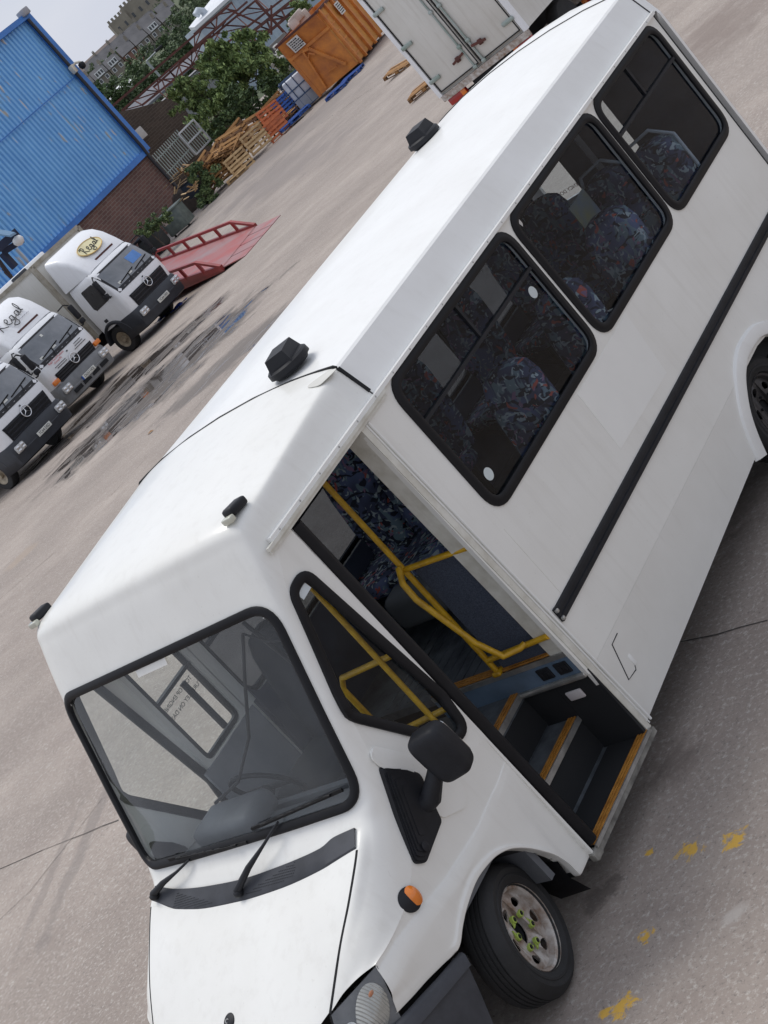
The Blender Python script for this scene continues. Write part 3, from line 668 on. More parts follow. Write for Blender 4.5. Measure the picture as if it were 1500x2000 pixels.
for k, s_ in enumerate(('TO STOP ENGINE', 'TURN KEY ON DASH')):
    text('sticker_text', s_, .036, frame((-(XS-.006), -.86, 1.84-.06*k+0), (0, -1, 0), (0, 0, 1)), stick, f0, .0006)
# rear wall with two openings
RWZ = 4.20
RW = [rect(-.70, 1.745, -.30, 2.30, .06, 6), rect(-.09, 1.76, -.03, 2.22, .02, 4), rect(.11, 1.75, .295, 2.30, .03, 6)]
m = MB(); m.plate([(-.95, .35), (.95, .35), (.95, 2.50), (.88, 2.72), (-.88, 2.72), (-.95, 2.50)], RW, .03, lambda u, v, w: (u, RWZ+.1+w, v)); m.f = [f[::-1] for f in m.f]
rearw = m.build('rear_wall', WHITE2, bus, 0)
m = MB()
for r_ in RW: m.plate(r_, th=.004, fn=lambda u, v, w: (u, RWZ+.1+w, v))
lm = MB(); lm.plate([(-.90, .9), (.90, .9), (.90, 2.50), (.83, 2.68), (-.83, 2.68), (-.90, 2.50)], RW, .01, lambda u, v, w: (u, RWZ-.075+w, v)); lm.build('rear_lining', NAVY, rearw, 0)
m.build('rear_pane', QGLASS, rearw, 0)
redp = mat('red_print', (.28, .05, .04), .6)
e0 = ony((1128, 345), RWZ+.09); text('emergency_text', 'EMERGENCY DOOR', .040, frame((-.49, RWZ+.106, 1.80), (-1, 0, 0), (0, 0, 1)), redp, rearw, .0006)

# --- door way: pillars, black leading edge, steps
m = MB()
m.plate([(-.335, 2.52), (-.245, .25), (-.205, .25), (-.285, 2.52)], th=.06, fn=lambda u, v, w: (XS+.006+w, u, v))
m.plate([(-.335, 2.51), (-.245, .25), (-.232, .25), (-.322, 2.51)], th=.12, fn=lambda u, v, w: (XS-.02+w, u, v)); m.build('door_pillar', CREAM, bus, 0)
m = MB(); m.tube([(XS+.006, -.262, 2.5), (XS+.006, -.172, .27)], .008, 6); m.tube([(XS+.009, -.288, 2.5), (XS+.009, -.2, .27)], .004, 6); m.build('pillar_trim', WHITE2, bus)
m = MB(); m.box((XS-.025, -1.083, 1.38), (.05, .014, 2.28)); m.build('front_door_pillar', WHITE, bus, 0)
m = MB(); m.tube([(.965, -1.035, 2.49), (.965, -1.03, 1.2), (.955, -1.02, .27)], .042, 12); m.tube([(.90, -1.045, 2.48), (.89, -1.03, .28)], .03, 10); dl = m.build('door_seal', RUBBER, bus, 60)
m = MB(); m.tube([(.993, -1.048, 2.47), (.993, -1.043, 1.2), (.982, -1.034, .45)], .006, 6); m.tube([(.978, -1.032, .42), (.975, -1.03, .33)], .006, 6); m.build('seal_bead', ALU, dl)
m = MB()
m.box((.83, -.65, .235), (.30, .80, .03)); m.box((.86, -.65, .205), (.22, .84, .03)); m.box((.57, -.65, .475), (.24, .80, .03)); m.box((.1, -.66, .735), (.74, .80, .03))
m.box((.67, -.65, .36), (.02, .80, .22)); m.box((.46, -.65, .61), (.02, .80, .23)); m.build('step_well', FLOORM, bus, 0)
m = MB(); m.box((.836, -.65, .252), (.25, .79, .004)); m.box((.684, -.65, .36), (.006, .79, .2)); m.box((.470, -.65, .60), (.006, .79, .2)); m.box((.83, -.262, .50), (.32, .02, .50)); m.box((.58, -.263, .6), (.25, .02, .24)); m.build('step_riser', DARK, bus, 0)
m = MB()
def nosing(m, a, b, axis):
    a, b = Vector(a), Vector(b); px = Vector((1, 0, 0)) if axis == 'x' else Vector((0, -1, 0))
    for k in range(3): m.bar(a-px*(.010+.021*k), b-px*(.010+.021*k), .012, .010)
for a, b, ax in (((.995, -1.04, .262), (.995, -.235, .262), 'x'), ((.685, -1.04, .495), (.685, -.27, .495), 'x'), ((.475, -1.04, .755), (.475, -.27, .755), 'x'), ((-.10, -.268, .905), (.96, -.268, .905), 'y')):
    m = MB(); nosing(m, a, b, ax); m.build('step_edging', NOSE, bus, 0)
for a, b, w_, h_ in (((1.0, -1.05, .252), (1.0, -.235, .252), .010, .022), ((.692, -1.04, .478), (.692, -.27, .478), .01, .035), ((.481, -1.04, .738), (.481, -.27, .738), .01, .035), ((-.1, -.277, .886), (.96, -.277, .886), .01, .03)):
    m = MB(); m.bar(a, b, w_, h_); m.build('step_edge_trim', ALU, bus, 0)
m = MB(); m.bar((.99, -1.1, .222), (.99, -.2, .222), .012, .036); m.rbox((.97, -1.06, .22), (.05, .07, .06), .01); m.build('sill', mat('dirty_sill', (.30, .29, .26), .6, col2=(.045, .042, .038), vs=6), bus, 0)
m = MB(); m.box((.43, -.270, .81), (1.06, .02, .135)); bpanel = m.build('step_side_panel', BLUEP, bus, 0)
m = MB()
for x in (.74, .87): m.rbox((x, -.284, .815), (.09, .012, .075), .004)
for x in (.72, .76, .85, .89): m.rbox((x, -.292, .815), (.022, .008, .03), .003)
m.build('switch_plate', BLACKP, bpanel, 0)
m = MB(); m.rbox((.80, -.278, .63), (.11, .014, .06), .012); m.build('step_lamp', mat('lamp_lens', (.72, .68, .68), .35), bus)
m = MB(); m.rbox((.72, -.285, .735), (.50, .03, .035), .012); m.build('step_grab_bar', ALU, bus)
m = MB(); m.box((.72, -.225, 1.28), (.48, .03, .74)); m.build('modesty_panel', CARPET, bus, 0)
m = MB(); px_ = .45; py = -.262
m.tube([(px_, py, 2.66), (px_, py, 1.72), (px_, py, .90)], .017, 12); m.tube([(px_, py, 1.69), (.955, py-.03, 1.675)], .017, 12); m.tube([(px_, py, 1.0), (.955, py-.03, 1.03)], .017, 12)
m.tube([(px_, py-.02, 1.72), (.47, py-.09, 1.66), (.50, py-.12, 1.56), (.62, py-.13, 1.20), (.70, py-.12, 1.06), (.76, py-.05, 1.03), (.78, py-.02, 1.03)], .018, 12)
m.rbox((px_, py, .91), (.06, .06, .03), .01)
m.build('grab_rail', YEL, bus, 60)

# --- cabin: floor, lining, seats
m = MB()
m.box((0, 2.0, .86), (1.9, 4.5, .05)); 
for k in range(9): m.box((-.55+.09*k, 1.2, .887), (.012, 2.8, .006))
m.build('floor', FLOORM, bus, 0)
m = MB(); m.box((0, 1.5, 2.70), (1.70, 5.2, .02)); m.build('ceiling_lining', LINING, bus, 0)
m = MB(); m.box((-.955, 1.8, 1.15), (.02, 4.7, .6)); m.box((.945, 1.95, 1.25), (.02, 4.3, .74)); m.box((0, 4.26, 1.0), (1.8, .02, .4)); m.plate([(-.53, 1.1), (4.1, 1.1), (4.1, 2.6), (-.53, 2.6)], FWIN, .01, lambda u, v, w: (-.945-w, u, v)); m.build('side_lining', NAVY, bus, 0)
def seat_mb(w=.44):
    b = MB(); A = []
    for z, hw, y in ((.02, .19, .0), (.20, .215, .03), (.45, .22, .07), (.60, .205, .10), (.68, .165, .12), (.715, .09, .13), (.72, .03, .132)):
        row = [(hw*c, y-.055*(1-.35*abs(c)**4)*(1 if abs(c) < .99 else .2), z) for c in np.linspace(-1, 1, 13)]
        row += [(hw*c, y+.055, z) for c in np.linspace(1, -1, 7)]
        A.append(row+[row[0]])
    b.grid(A, flip=True); c_ = MB()
    c_.rbox((0, -.24, -.02), (.43, .46, .11), .045, seg=3)
    return b, c_
def seat(x, y, z, rz=0, back=True):
    b, c = seat_mb(); T = Matrix.Translation((x, y, z)) @ Matrix.Rotation(rz, 4, 'Z')
    c.v = [tuple(T @ Vector(p)) for p in c.v]; b.v = [tuple(T @ Vector(p)) for p in b.v]
    l = MB(); l.bar(T @ Vector((-.15, -.1, -.08)), T @ Vector((-.15, -.1, -.42)), .035); l.bar(T @ Vector((.15, -.1, -.08)), T @ Vector((.15, -.1, -.42)), .035); l.bar(T @ Vector((-.15, -.38, -.08)), T @ Vector((.0, -.1, -.42)), .03)
    s_ = c.build('passenger_seat', [FAB], bus, 60); b.build('backrest', FAB, s_, 60); l.build('seat_frame', BLACKP, s_, 0)
    return s_
for x in (-.36, -.80): seat(x, .92, 1.30)
for yy in (1.85, 2.70, 3.55): seat(-.80, yy, 1.29)
seat(-.36, 3.55, 1.29)
for yy in (.93, 1.74, 2.56, 3.45):
    seat(.70, yy, 1.25)
seat(.27, 3.45, 1.25)
m = MB(); m.rbox((-.36, .50, 1.16), (.42, .42, .24), .06, seg=3); m.build('folded_cushion', mat('grey_vinyl', (.13, .135, .14), .42, var=.1), bus, 60)
m = MB(); m.rbox((.70, .66, 1.345), (.17, .15, .05), .02, seg=3); m.build('red_cushion', mat('red_cloth', (.50, .02, .02), .8), bus, 60)
for x, yy in ((.70, 3.45), (.27, 3.45)):
    m = MB(); m.tube([(x-.24, yy+.02, 1.35), (x-.235, yy+.10, 1.75), (x-.16, yy+.16, 2.0), (x+.05, yy+.17, 2.03), (x+.20, yy+.15, 1.93), (x+.235, yy+.10, 1.70), (x+.24, yy+.02, 1.30)], .013, 8); m.build('seat_grab_handle', PALE, bus, 60)
m = MB(); p = onx((1145, 412), .25); m.plate([(p.y-.13, p.z-.11), (p.y+.13, p.z-.11), (p.y+.13, p.z+.11), (p.y-.13, p.z+.11)], th=.006, fn=lambda u, v, w: (.25+w, u, v)); m.build('notice_card', mat('blue_yellow_card', (.22, .30, .44), .6, col2=(.40, .38, .20), vs=4), bus, 0)
m = MB(); p = onx((1205, 455), .45); m.plate([(p.y-.06, p.z-.26), (p.y+.03, p.z-.28), (p.y+.12, p.z+.05), (p.y-.07, p.z+.07)], th=.004, fn=lambda u, v, w: (.45+w, u, v)); m.build('paper_sheet', mat('white_paper', (.72, .70, .66), .7), bus, 0)
# cab interior
m = MB(); m.grid([[(x, y, z) for x in (-.88, -.4, 0, .4, .80)] for y, z in ((-1.86, 1.37), (-1.70, 1.34), (-1.45, 1.30), (-1.38, 1.22), (-1.40, .9))]); m.rbox((-.45, -1.50, 1.36), (.52, .26, .14), .05); m.build('dashboard', DASH, bus, 50)
m = MB(); Ms = Matrix.Translation((-.45, -1.22, 1.30)) @ Matrix.Rotation(R(-62), 4, 'X')
m.tube([Ms @ Vector((math.cos(t)*.20, math.sin(t)*.20, 0)) for t in np.linspace(0, 2*math.pi, 33)[:-1]], .015, 8, closed=True); m.tube([Ms @ Vector((-.19, 0, 0)), Ms @ Vector((.19, 0, 0))], .018, 8); m.tube([Ms @ Vector((0, 0, 0)), Ms @ Vector((0, .0, -.2))], .04, 8); m.build('steering_wheel', BLACKP, bus, 60)
b, c = seat_mb(); T = Matrix.Translation((-.47, -.62, 1.12)); b.v = [tuple(T @ Vector(p)) for p in b.v]; c.v = [tuple(T @ Vector(p)) for p in c.v]
ds = c.build('driver_seat', FABD, bus, 60); b.build('backrest', FABD, ds, 60); m = MB(); m.rbox((-.47, -.80, .93), (.42, .42, .28), .03); m.build('seat_base', BLACKP, ds)
m = MB(); m.box((.0, -1.34, .82), (1.9, .04, .9)); m.box((0, -1.6, .74), (1.9, .6, .04)); m.build('bulkhead', DASH, bus, 0)
m = MB(); m.tube([(.30, -.98, .75), (.30, -.98, 1.55), (.36, -.98, 1.62), (.86, -1.02, 1.66)], .017, 10); m.tube([(.30, -.98, 1.2), (.86, -1.03, 1.28)], .017, 10); m.tube([(.88, -1.14, 2.3), (.90, -1.17, 1.3)], .015, 10); m.build('cab_rail', YEL, bus, 60)
m = MB(); m.box((0, -.60, 2.655), (1.72, 1.05, .012)); m.box((-.955, -.85, 1.1), (.02, .55, .7)); m.build('headlining', LINING, bus, 0)
m = MB()
m.tube([(.60, -1.36, 2.30), (.72, -1.40, 2.0), (.76, -1.42, 1.7), (.72, -1.40, 1.45)], .012, 6); m.tube([(.55, -1.37, 2.25), (.40, -1.45, 2.05), (.20, -1.52, 1.80), (-.05, -1.58, 1.62), (-.28, -1.62, 1.57)], .009, 6); m.tube([(.55, -1.37, 2.25), (.68, -1.40, 2.18), (.84, -1.42, 2.15)], .006, 5); m.build('loose_cable', RUBBER, bus, 60)

# --- mirrors, side lamps, roof fittings
def bv_side(y, z):
    p, n = on_side(y, z, BVL if z < 1.10 else BVS); return p, n
mp_ = rnd_poly([(-1.655, 1.50), (-1.56, 1.38), (-1.52, 1.30), (-1.62, 1.08), (-1.84, 1.045), (-1.885, 1.09)], [.02, .05, .04, .02, .04, .03], 4)
def mirror_set():
    m = MB(); cen = Vector((np.mean([p[0] for p in mp_]), np.mean([p[1] for p in mp_])))
    def bfn(u, v, w):
        p, n = bv_side(u, v); return tuple(p+Vector((.001+w, 0, 0)))
    for k, (sc, lift) in enumerate(((1.0, .012), (.95, .021), (.88, .029), (.79, .036), (.68, .041), (.5, .045))):
        q = [tuple(cen+(Vector(p)-cen)*sc) for p in mp_]; m.plate(q, th=.03 if k == 0 else .02, fn=lambda u, v, w, l=lift: bfn(u, v, w+l))
    base, n = bv_side(-1.60, 1.22); hd = onx((862, 1468), 1.215)
    m.tube([base+Vector((.0, -.02, -.01)), base+Vector((.07, -.01, .0)), base.lerp(hd, .55)+Vector((.02, 0, 0)), hd+Vector((-.03, 0, -.06))], [.065, .05, .040, .045], 14)
    T = Matrix.Translation(hd) @ Matrix.Rotation(R(14), 4, 'Z') @ Matrix.Rotation(R(-4), 4, 'Y')
    bm = bmesh.new(); bmesh.ops.create_uvsphere(bm, u_segments=32, v_segments=20, radius=1); vs = []
    for v in bm.verts:
        c = v.co; f = lambda a, e: math.copysign(abs(a)**e, a)
        x, y, z = f(c.x, .38)*.100, f(c.y, .5)*.066, f(c.z, .40)*.142
        if z < 0: x *= 1-.12*(z/.145)**2
        if y < 0: y *= 1.0
        vs.append(Vector((x, y, z)))
    bm.verts.index_update(); m.add(vs, [[v.index for v in f_.verts] for f_ in bm.faces], 0, T); bm.free()
    return m, T
m, T = mirror_set(); mo = pair(m, 'wing_mirror', BLACKP, bus, 45)
m = MB(); m.plate(rect(-.08, -.115, .08, .115, .04, 5), th=.004, fn=lambda u, v, w: tuple(T @ Vector((u, .066+w, v)))); pair(m, 'mirror_glass', mat('mirror_silver', (.8, .8, .8), .03, metal=1), mo)
m = MB(); p, n = bv_side(-1.80, 1.105)
disc_on(m, p+Vector((.045, 0, 0)), (1, 0, 0), (0, 0, 1), .022, .028, .006, 16, 3); pair(m, 'cap_disc', BLACKP, mo)
m = MB(); fp = rnd_poly([(-1.66, 1.56), (-1.60, 1.58), (-1.36, 1.20), (-1.38, 1.06), (-1.46, 1.0), (-1.60, 1.08)], .05, 5)
m.plate(fp, th=.012, fn=lambda u, v, w: tuple(bv_side(u, v)[0]+Vector((.008+w, 0, 0)))); pair(m, 'mirror_plinth', WHITE, bus, 40)
m = MB(); p, n = bv_side(-2.02, 1.025); ip = onx((800, 1757), p.x+.005)
disc_on(m, ip, (.98, -.15, .2), (0, .1, 1), .058, .060, .020, 28, 5); io = m.build('side_indicator', BLACKP, bus, 60)
m = MB(); disc_on(m, ip+Vector((.014, .022, -.0)), (.98, -.1, .2), (0, .1, 1), .036, .052, .024, 24, 5); m.build('indicator_lens', AMBER, io, 60)
m = MB(); T = Matrix.Translation((.90, -1.165, 2.728)) @ Matrix.Rotation(R(6)*-1, 4, 'X')
m.rbox((0, 0, .024), (.078, .12, .046), .014, T); mk = pair(m, 'marker_lamp', BLACKP, bus, 50)
m = MB(); m.rbox((.90, -1.24, 2.738), (.07, .035, .032), .006); pair(m, 'marker_lens', mat('clear_lens', (.55, .55, .46), .2, coat=.5), mk)
def on_roof(x): return float(np.interp(abs(x), [0, .3, .6, .8, .9], [2.858, 2.850, 2.826, 2.796, 2.778]))
def vent(c, rz=0):
    c = Vector(c); T = Matrix.Translation(c) @ Matrix.Rotation(rz, 4, 'Z')
    m = MB(); m.lathe([(0, .06), (.115, .06), (.128, .05), (.13, .02), (.118, .018), (.105, .0)], 40, T)
    vs = [(-.075, -.10, .055), (.075, -.10, .055), (.075, .10, .055), (-.075, .10, .055), (-.06, -.085, .125), (.06, -.085, .125), (.06, .085, .125), (-.06, .085, .125)]
    m.add(vs, [(3, 2, 1, 0), (4, 5, 6, 7), (0, 1, 5, 4), (1, 2, 6, 5), (2, 3, 7, 6), (3, 0, 4, 7)], 0, T)
    return m
v1 = onz((572, 718), 2.846); v2 = onz((834, 276), 2.822)
vent(v1, R(20)).build('roof_vent', BLACKP, bus, 30); vent(v2, R(10)).build('roof_vent', BLACKP, bus, 30)
m = MB(); pp = onz((612, 728), 2.84); m.plate(rnd_poly([(pp.x-.10, pp.y-.03), (pp.x+.02, pp.y-.05), (pp.x+.10, pp.y+.06), (pp.x+.0, pp.y+.09)], .04, 4), th=.003, fn=lambda u, v, w: (u, v, on_roof(u)+w+.004)); m.build('sealant_patch', mat('old_sealant', (.66, .65, .60), .6), bus)

# --- wheels
def wheel(c, steer, rad=.345, wid=.205, s_=1, marks=True):
    T = Matrix.Translation(c) @ Matrix.Rotation(steer, 4, 'Z') @ Matrix.Rotation(R(90)*s_, 4, 'Y')
    h = wid/2
    prof = [(.215, -h+.03), (.225, -h+.01), (.25, -h), (.262, -h-.004), (.268, -h-.001), (.30, -h-.004), (.325, -h+.012), (.338, -h+.03), (rad, -h+.05)]
    for k in range(4):
        a = -h+.05+k*(wid-.10)/4; b = a+(wid-.10)/4; prof += [(rad, b-.012), (rad-.008, b-.010), (rad-.008, b-.003), (rad, b-.001)]
    prof += [(.338, h-.03), (.325, h-.012), (.30, h+.004), (.272, h+.001), (.268, h+.005), (.256, h+.005), (.25, h), (.225, h-.01), (.215, h-.03)]
    m = MB(); m.lathe(prof, 56, T); w = m.build('wheel', TYRE, bus, 30)
    m = MB(); m.lathe([(.222, h-.008), (.224, h-.022), (.205, h-.03), (.198, h-.05), (.195, h-.10)], 48, T)
    hole = lambda a, r, n=12, el=1.0: [(.145*math.cos(a)+(r*math.cos(t)*math.cos(a)-r*el*math.sin(t)*math.sin(a)), .145*math.sin(a)+(r*math.cos(t)*math.sin(a)+r*el*math.sin(t)*math.cos(a))) for t in (2*math.pi*k/n for k in range(n))]
    ring = [(.198*math.cos(t), .198*math.sin(t)) for t in np.linspace(0, 2*math.pi, 49)[:-1]]
    hub = [(.062*math.cos(t), .062*math.sin(t)) for t in np.linspace(0, 2*math.pi, 33)[:-1]]
    def dish(u, v, w_):
        r_ = math.hypot(u, v); return (u, v, h-.075+w_+.030*math.exp(-((r_-.15)/.06)**2)-.015*math.exp(-((r_-.08)/.04)**2))
    m.plate(ring, [hole(k*math.pi/3+.25, .024, 12, 1.45) for k in range(6)]+[hub], .006, dish, 0, T); rim = m.build('rim', STEEL if marks else RIMD, w, 40)
    m = MB(); m.lathe([(.0, h-.16), (.19, h-.15)], 24, T); m.lathe([(.0, h-.13), (.05, h-.125), (.06, h-.10)], 24, T); m.build('hub', DARK, w)
    for k in range(6):
        m = MB(); a = k*math.pi/3+.1; c_ = Vector((.086*math.cos(a), .086*math.sin(a), h-.060)); M_ = T @ Matrix.Translation(c_) @ Matrix.Rotation(a+(1.9 if k % 2 else -1.2), 4, 'Z')
        m.lathe([(.013, .018), (.019, .016), (.021, 0)], 16, M_); m.add([(.004, .02, .004), (-.004+.008, -.02, .004), (.044, 0, .004), (.004, .02, .010), (.004, -.02, .010), (.044, 0, .010)], [(0, 1, 2), (3, 5, 4), (0, 3, 4, 1), (1, 4, 5, 2), (2, 5, 3, 0)], 0, M_)
        if marks: m.build('nut_marker', LIME, w, 0)
    m = MB()
    for k in range(6):
        a = k*math.pi/3+.1; m.lathe([(0, .022), (.009, .021), (.010, 0)], 10, T @ Matrix.Translation((.086*math.cos(a), .086*math.sin(a), h-.060)))
    m.build('wheel_nut', DARK, w); return w
wheel((.835, -1.655, .345), R(20), wid=.210); wheel((-.845, -1.655, .345), R(20), wid=.210, s_=-1)
wheel((.80, 2.60, .345), 0, marks=False); wheel((-.80, 2.60, .345), 0, s_=-1, marks=False)
m = MB(); m.box((0, 1.9, .42), (.9, 4.2, .10)); m.box((0, 1.9, .60), (1.75, 4.2, .12)); m.box((0, -1.6, .5), (.85, 1.2, .3)); m.tube([(-.8, -1.655, .345), (.8, -1.655, .345)], .05, 10); m.tube([(-.8, 2.6, .345), (.8, 2.6, .345)], .07, 10); m.build('chassis', DARK, bus, 0)
# ------------------------------------------------------------------ ground
def ground_mat():
    m = bpy.data.materials.new('worn_concrete'); m.use_nodes = True; t = m.node_tree; b = t.nodes['Principled BSDF']; n_ = t.nodes.new; l = t.links.new
    g = n_('ShaderNodeNewGeometry'); pos = g.outputs['Position']
    def noise_(sc, det=5, ro=.6, dist=0, vec=pos, mapping=None):
        n = n_('ShaderNodeTexNoise'); n.inputs['Scale'].default_value = sc; n.inputs['Detail'].default_value = det; n.inputs['Roughness'].default_value = ro; n.inputs['Distortion'].default_value = dist
        if mapping:
            mp = n_('ShaderNodeMapping'); mp.inputs['Scale'].default_value = mapping[0]; mp.inputs['Rotation'].default_value = (0, 0, mapping[1]); l(vec, mp.inputs[0]); l(mp.outputs[0], n.inputs['Vector'])
        else: l(vec, n.inputs['Vector'])
        return n.outputs['Fac']
    def rng(v, a, b_, c=0.0, d=1.0):
        r = n_('ShaderNodeMapRange'); r.inputs[1].default_value = a; r.inputs[2].default_value = b_; r.inputs[3].default_value = c; r.inputs[4].default_value = d; l(v, r.inputs[0]); return r.outputs[0]
    def mth(op, a, b_=None):
        x = n_('ShaderNodeMath'); x.operation = op
        for i, q in enumerate((a, b_)):
            if q is None: continue
            if isinstance(q, (int, float)): x.inputs[i].default_value = q
            else: l(q, x.inputs[i])
        return x.outputs[0]
    def mixc(f, a, b_):
        x = n_('ShaderNodeMix'); x.data_type = 'RGBA'; l(f, x.inputs[0])
        for i, q in ((6, a), (7, b_)):
            if isinstance(q, tuple): x.inputs[i].default_value = (*q, 1)
            else: l(q, x.inputs[i])
        return x.outputs[2]
    c = mixc(rng(noise_(.35, 6, .6), .35, .68), (.250, .210, .182), (.370, .315, .273))
    c = mixc(rng(noise_(1.3, 7, .7, .4), .47, .68, 0, .7), c, (.262, .218, .190))
    c = mixc(rng(noise_(1.0, 5, .6, .3, mapping=((.12, 1.6, 1), R(-47))), .52, .72, 0, .55), c, (.235, .193, .168))
    c = mixc(rng(noise_(26, 4, .8), .52, .68, 0, .75), c, (.52, .485, .44))
    c = mixc(rng(noise_(33, 4, .8), .55, .68, 0, .75), c, (.13, .113, .103))
    def spot(p, rx, ry, ang, sc, edge=.55, soft=.28):
        mp = n_('ShaderNodeMapping'); mp.vector_type = 'TEXTURE'; mp.inputs['Location'].default_value = (p[0], p[1], 0); mp.inputs['Rotation'].default_value = (0, 0, ang); mp.inputs['Scale'].default_value = (rx, ry, 1)
        mz = n_('ShaderNodeVectorMath'); mz.operation = 'MULTIPLY'; mz.inputs[1].default_value = (1, 1, 0); l(pos, mz.inputs[0]); l(mz.outputs[0], mp.inputs[0])
        vl = n_('ShaderNodeVectorMath'); vl.operation = 'LENGTH'; l(mp.outputs[0], vl.inputs[0])
        nn = noise_(sc, 6, .65, .6, mapping=((1, 1, 1), 0)); d = mth('SUBTRACT', mth('MULTIPLY', nn, 2.0), vl.outputs['Value'])
        return rng(d, edge-.5, edge-.5+soft)
    def stain(q1, w_, sc, col, amt, q2=None, edge=.55, soft=.28):
        nonlocal c
        a = gnd(q1); b_ = gnd(q2 or q1); cc = (a+b_)/2; dv = b_-a; ln = max(dv.length/2, w_)
        f = mth('MULTIPLY', spot(cc, ln, w_, math.atan2(dv.y, dv.x) if q2 else 0, sc, edge, soft), amt); c = mixc(f, c, col); return f
    stain((1235, 1565), .30, 4.5, (.12, .095, .08), .6, (1400, 1415), .70, .6)
    stain((1140, 1775), .20, 9.0, (.10, .08, .07), .6, (1215, 1715), .75, .4)
    stain((1340, 950), .45, 5, (.13, .105, .09), .6, (1495, 1050), .65, .5)
    stain((1360, 30), 1.2, 1.6, (.17, .13, .11), .6, (1440, 110), .6, .6)
    stain((720, 250), 3.0, .6, (.20, .172, .158), .6, (420, 400), .6, .5); stain((980, 170), 2.0, .8, (.20, .175, .16), .5, (600, 560), .6, .5)
    stain((620, 235), 3.0, .6, (.17, .145, .135), .7, (450, 350), .55, .5)
    stain((60, 1900), .14, 2.0, (.19, .165, .15), .55, (240, 1470), .6, .4); stain((5, 1930), .10, 2.0, (.20, .172, .155), .5, (190, 1500), .6, .4); stain((20, 1100), .5, 1.0, (.34, .27, .21), .6, (60, 1080))
    for qa, qb, w_ in (((1305, 1668), (1400, 1648), .13), ((1390, 1650), (1480, 1628), .13), ((1255, 1668), (1280, 1662), .06), ((1238, 1838), (1280, 1826), .09), ((1185, 1990), (1245, 1940), .14), ((1160, 1985), (1200, 1975), .07)):
        stain(qa, w_, 15, (.62, .37, .05), .92, qb, 1.0, .2)
    stain((1385, 1835), .10, 4, (.46, .425, .39), .6, (1480, 1740), .75, .4); stain((480, 330), 4.0, .45, (.20, .172, .155), .6, (760, 130), .5, .5); stain((250, 1000), .8, .8, (.225, .19, .172), .5, (480, 720), .55, .5)
    wet = stain((500, 590), 2.8, .9, (.070, .058, .050), .92, (120, 910), .28, .42)
    wet2 = stain((440, 580), 1.6, 1.1, (.075, .060, .050), .88, (225, 775), .28, .42)
    wet3 = stain((600, 575), 1.1, 1.0, (.10, .088, .08), .7, (330, 800), .28, .42)
    wet4 = stain((330, 680), 2.6, .8, (.06, .05, .045), .9, (60, 905), .28, .42)
    l(c, b.inputs['Base Color'])
    w_ = mth('MAXIMUM', mth('MAXIMUM', wet, wet2), mth('MAXIMUM', wet3, wet4)); pud = rng(mth('MULTIPLY', w_, noise_(1.6, 5, .6, 1.0, mapping=((1, .35, 1), R(-50)))), .38, .47)
    l(rng(pud, 0, 1, .86, .04), b.inputs['Roughness'])
    bp = n_('ShaderNodeBump'); bp.inputs['Distance'].default_value = .03; l(rng(pud, 0, 1, .40, .0), bp.inputs['Strength'])
    l(mth('ADD', mth('MULTIPLY', noise_(45, 4, .7), .35), mth('MULTIPLY', noise_(3, 6, .65), 1.0)), bp.inputs['Height']); l(bp.outputs[0], b.inputs['Normal'])
    return m
gm = MB(); n_g = 90
us_ = np.r_[np.linspace(-60, 0, 14)[:-1], np.linspace(0, 90, 61), np.array([110, 150, 220, 350, 600, 1000])]
vs_ = np.r_[np.linspace(-700, -60, 12)[:-1], np.linspace(-60, 60, 41), np.linspace(60, 700, 12)[1:]]
fx, fy = Vector((-.722, .692)), Vector((.692, .722))
def far_hill(s, tt):
    return float(np.interp(s, [150, 300, 540, 620, 800, 1000], [0, 3.5, 6.5, 9.5, 17.5, 24]))
gm.grid([[(fx.x*s+fy.x*tt, fx.y*s+fy.y*tt, gz(fx.x*s+fy.x*tt, fx.y*s+fy.y*tt)+far_hill(s, tt)) for tt in vs_] for s in us_])
GROUND = ground_mat()
GRASSM = mat('hill_grass', (.075, .095, .035), .9, col2=(.05, .065, .03), vs=.05)
gob = gm.build('ground', [GROUND, GRASSM], None, 60); tag(gob, 'grey concrete yard surface with stains', kind='structure')
for p in gob.data.polygons:
    c = p.center; s = fx.x*c.x+fx.y*c.y
    p.material_index = 1 if s > 120 else 0
# slab joints and cracks
random.seed(4)
m = MB()
def crack(qs, w=.012, jit=.03):
    P = [gnd(q) if not isinstance(q, Vector) else q for q in qs]; pts = []
    for a, b in zip(P[:-1], P[1:]):
        k = max(2, int((b-a).length/.25))
        for i in range(k): pts.append(a.lerp(b, i/k)+Vector((random.uniform(-jit, jit), random.uniform(-jit, jit), 0)))
    pts.append(P[-1])
    for a, b in zip(pts[:-1], pts[1:]):
        n = Vector((-(b-a).y, (b-a).x, 0)).normalized()*w*random.uniform(.3, 1)/2; n2 = n
        m.add([Vector((p.x, p.y, gz(p.x, p.y)+.004)) for p in (a-n, b-n2, b+n2, a+n)], [(0, 1, 2, 3)])
crack([(0, 1697), (110, 1650), (232, 1602)], .012, .008); crack([(0, 1795), (60, 1740), (200, 1560)], .008, .02); crack([(1290, 1262), (1400, 1238), (1500, 1212)], .014, .012)
crack([(1000, 420), (700, 760), (640, 800)], .02); crack([(860, 250), (800, 330), (600, 560), (380, 800)], .02, .04); crack([(300, 880), (130, 1060), (0, 1170)], .012, .03)
crack([(760, 150), (600, 260), (440, 420)], .03, .05)
tag(m.build('ground_cracks', mat('crack_dark', (.05, .045, .04), .9), None, 0), 'dark cracks and slab joints in the concrete', kind='structure')
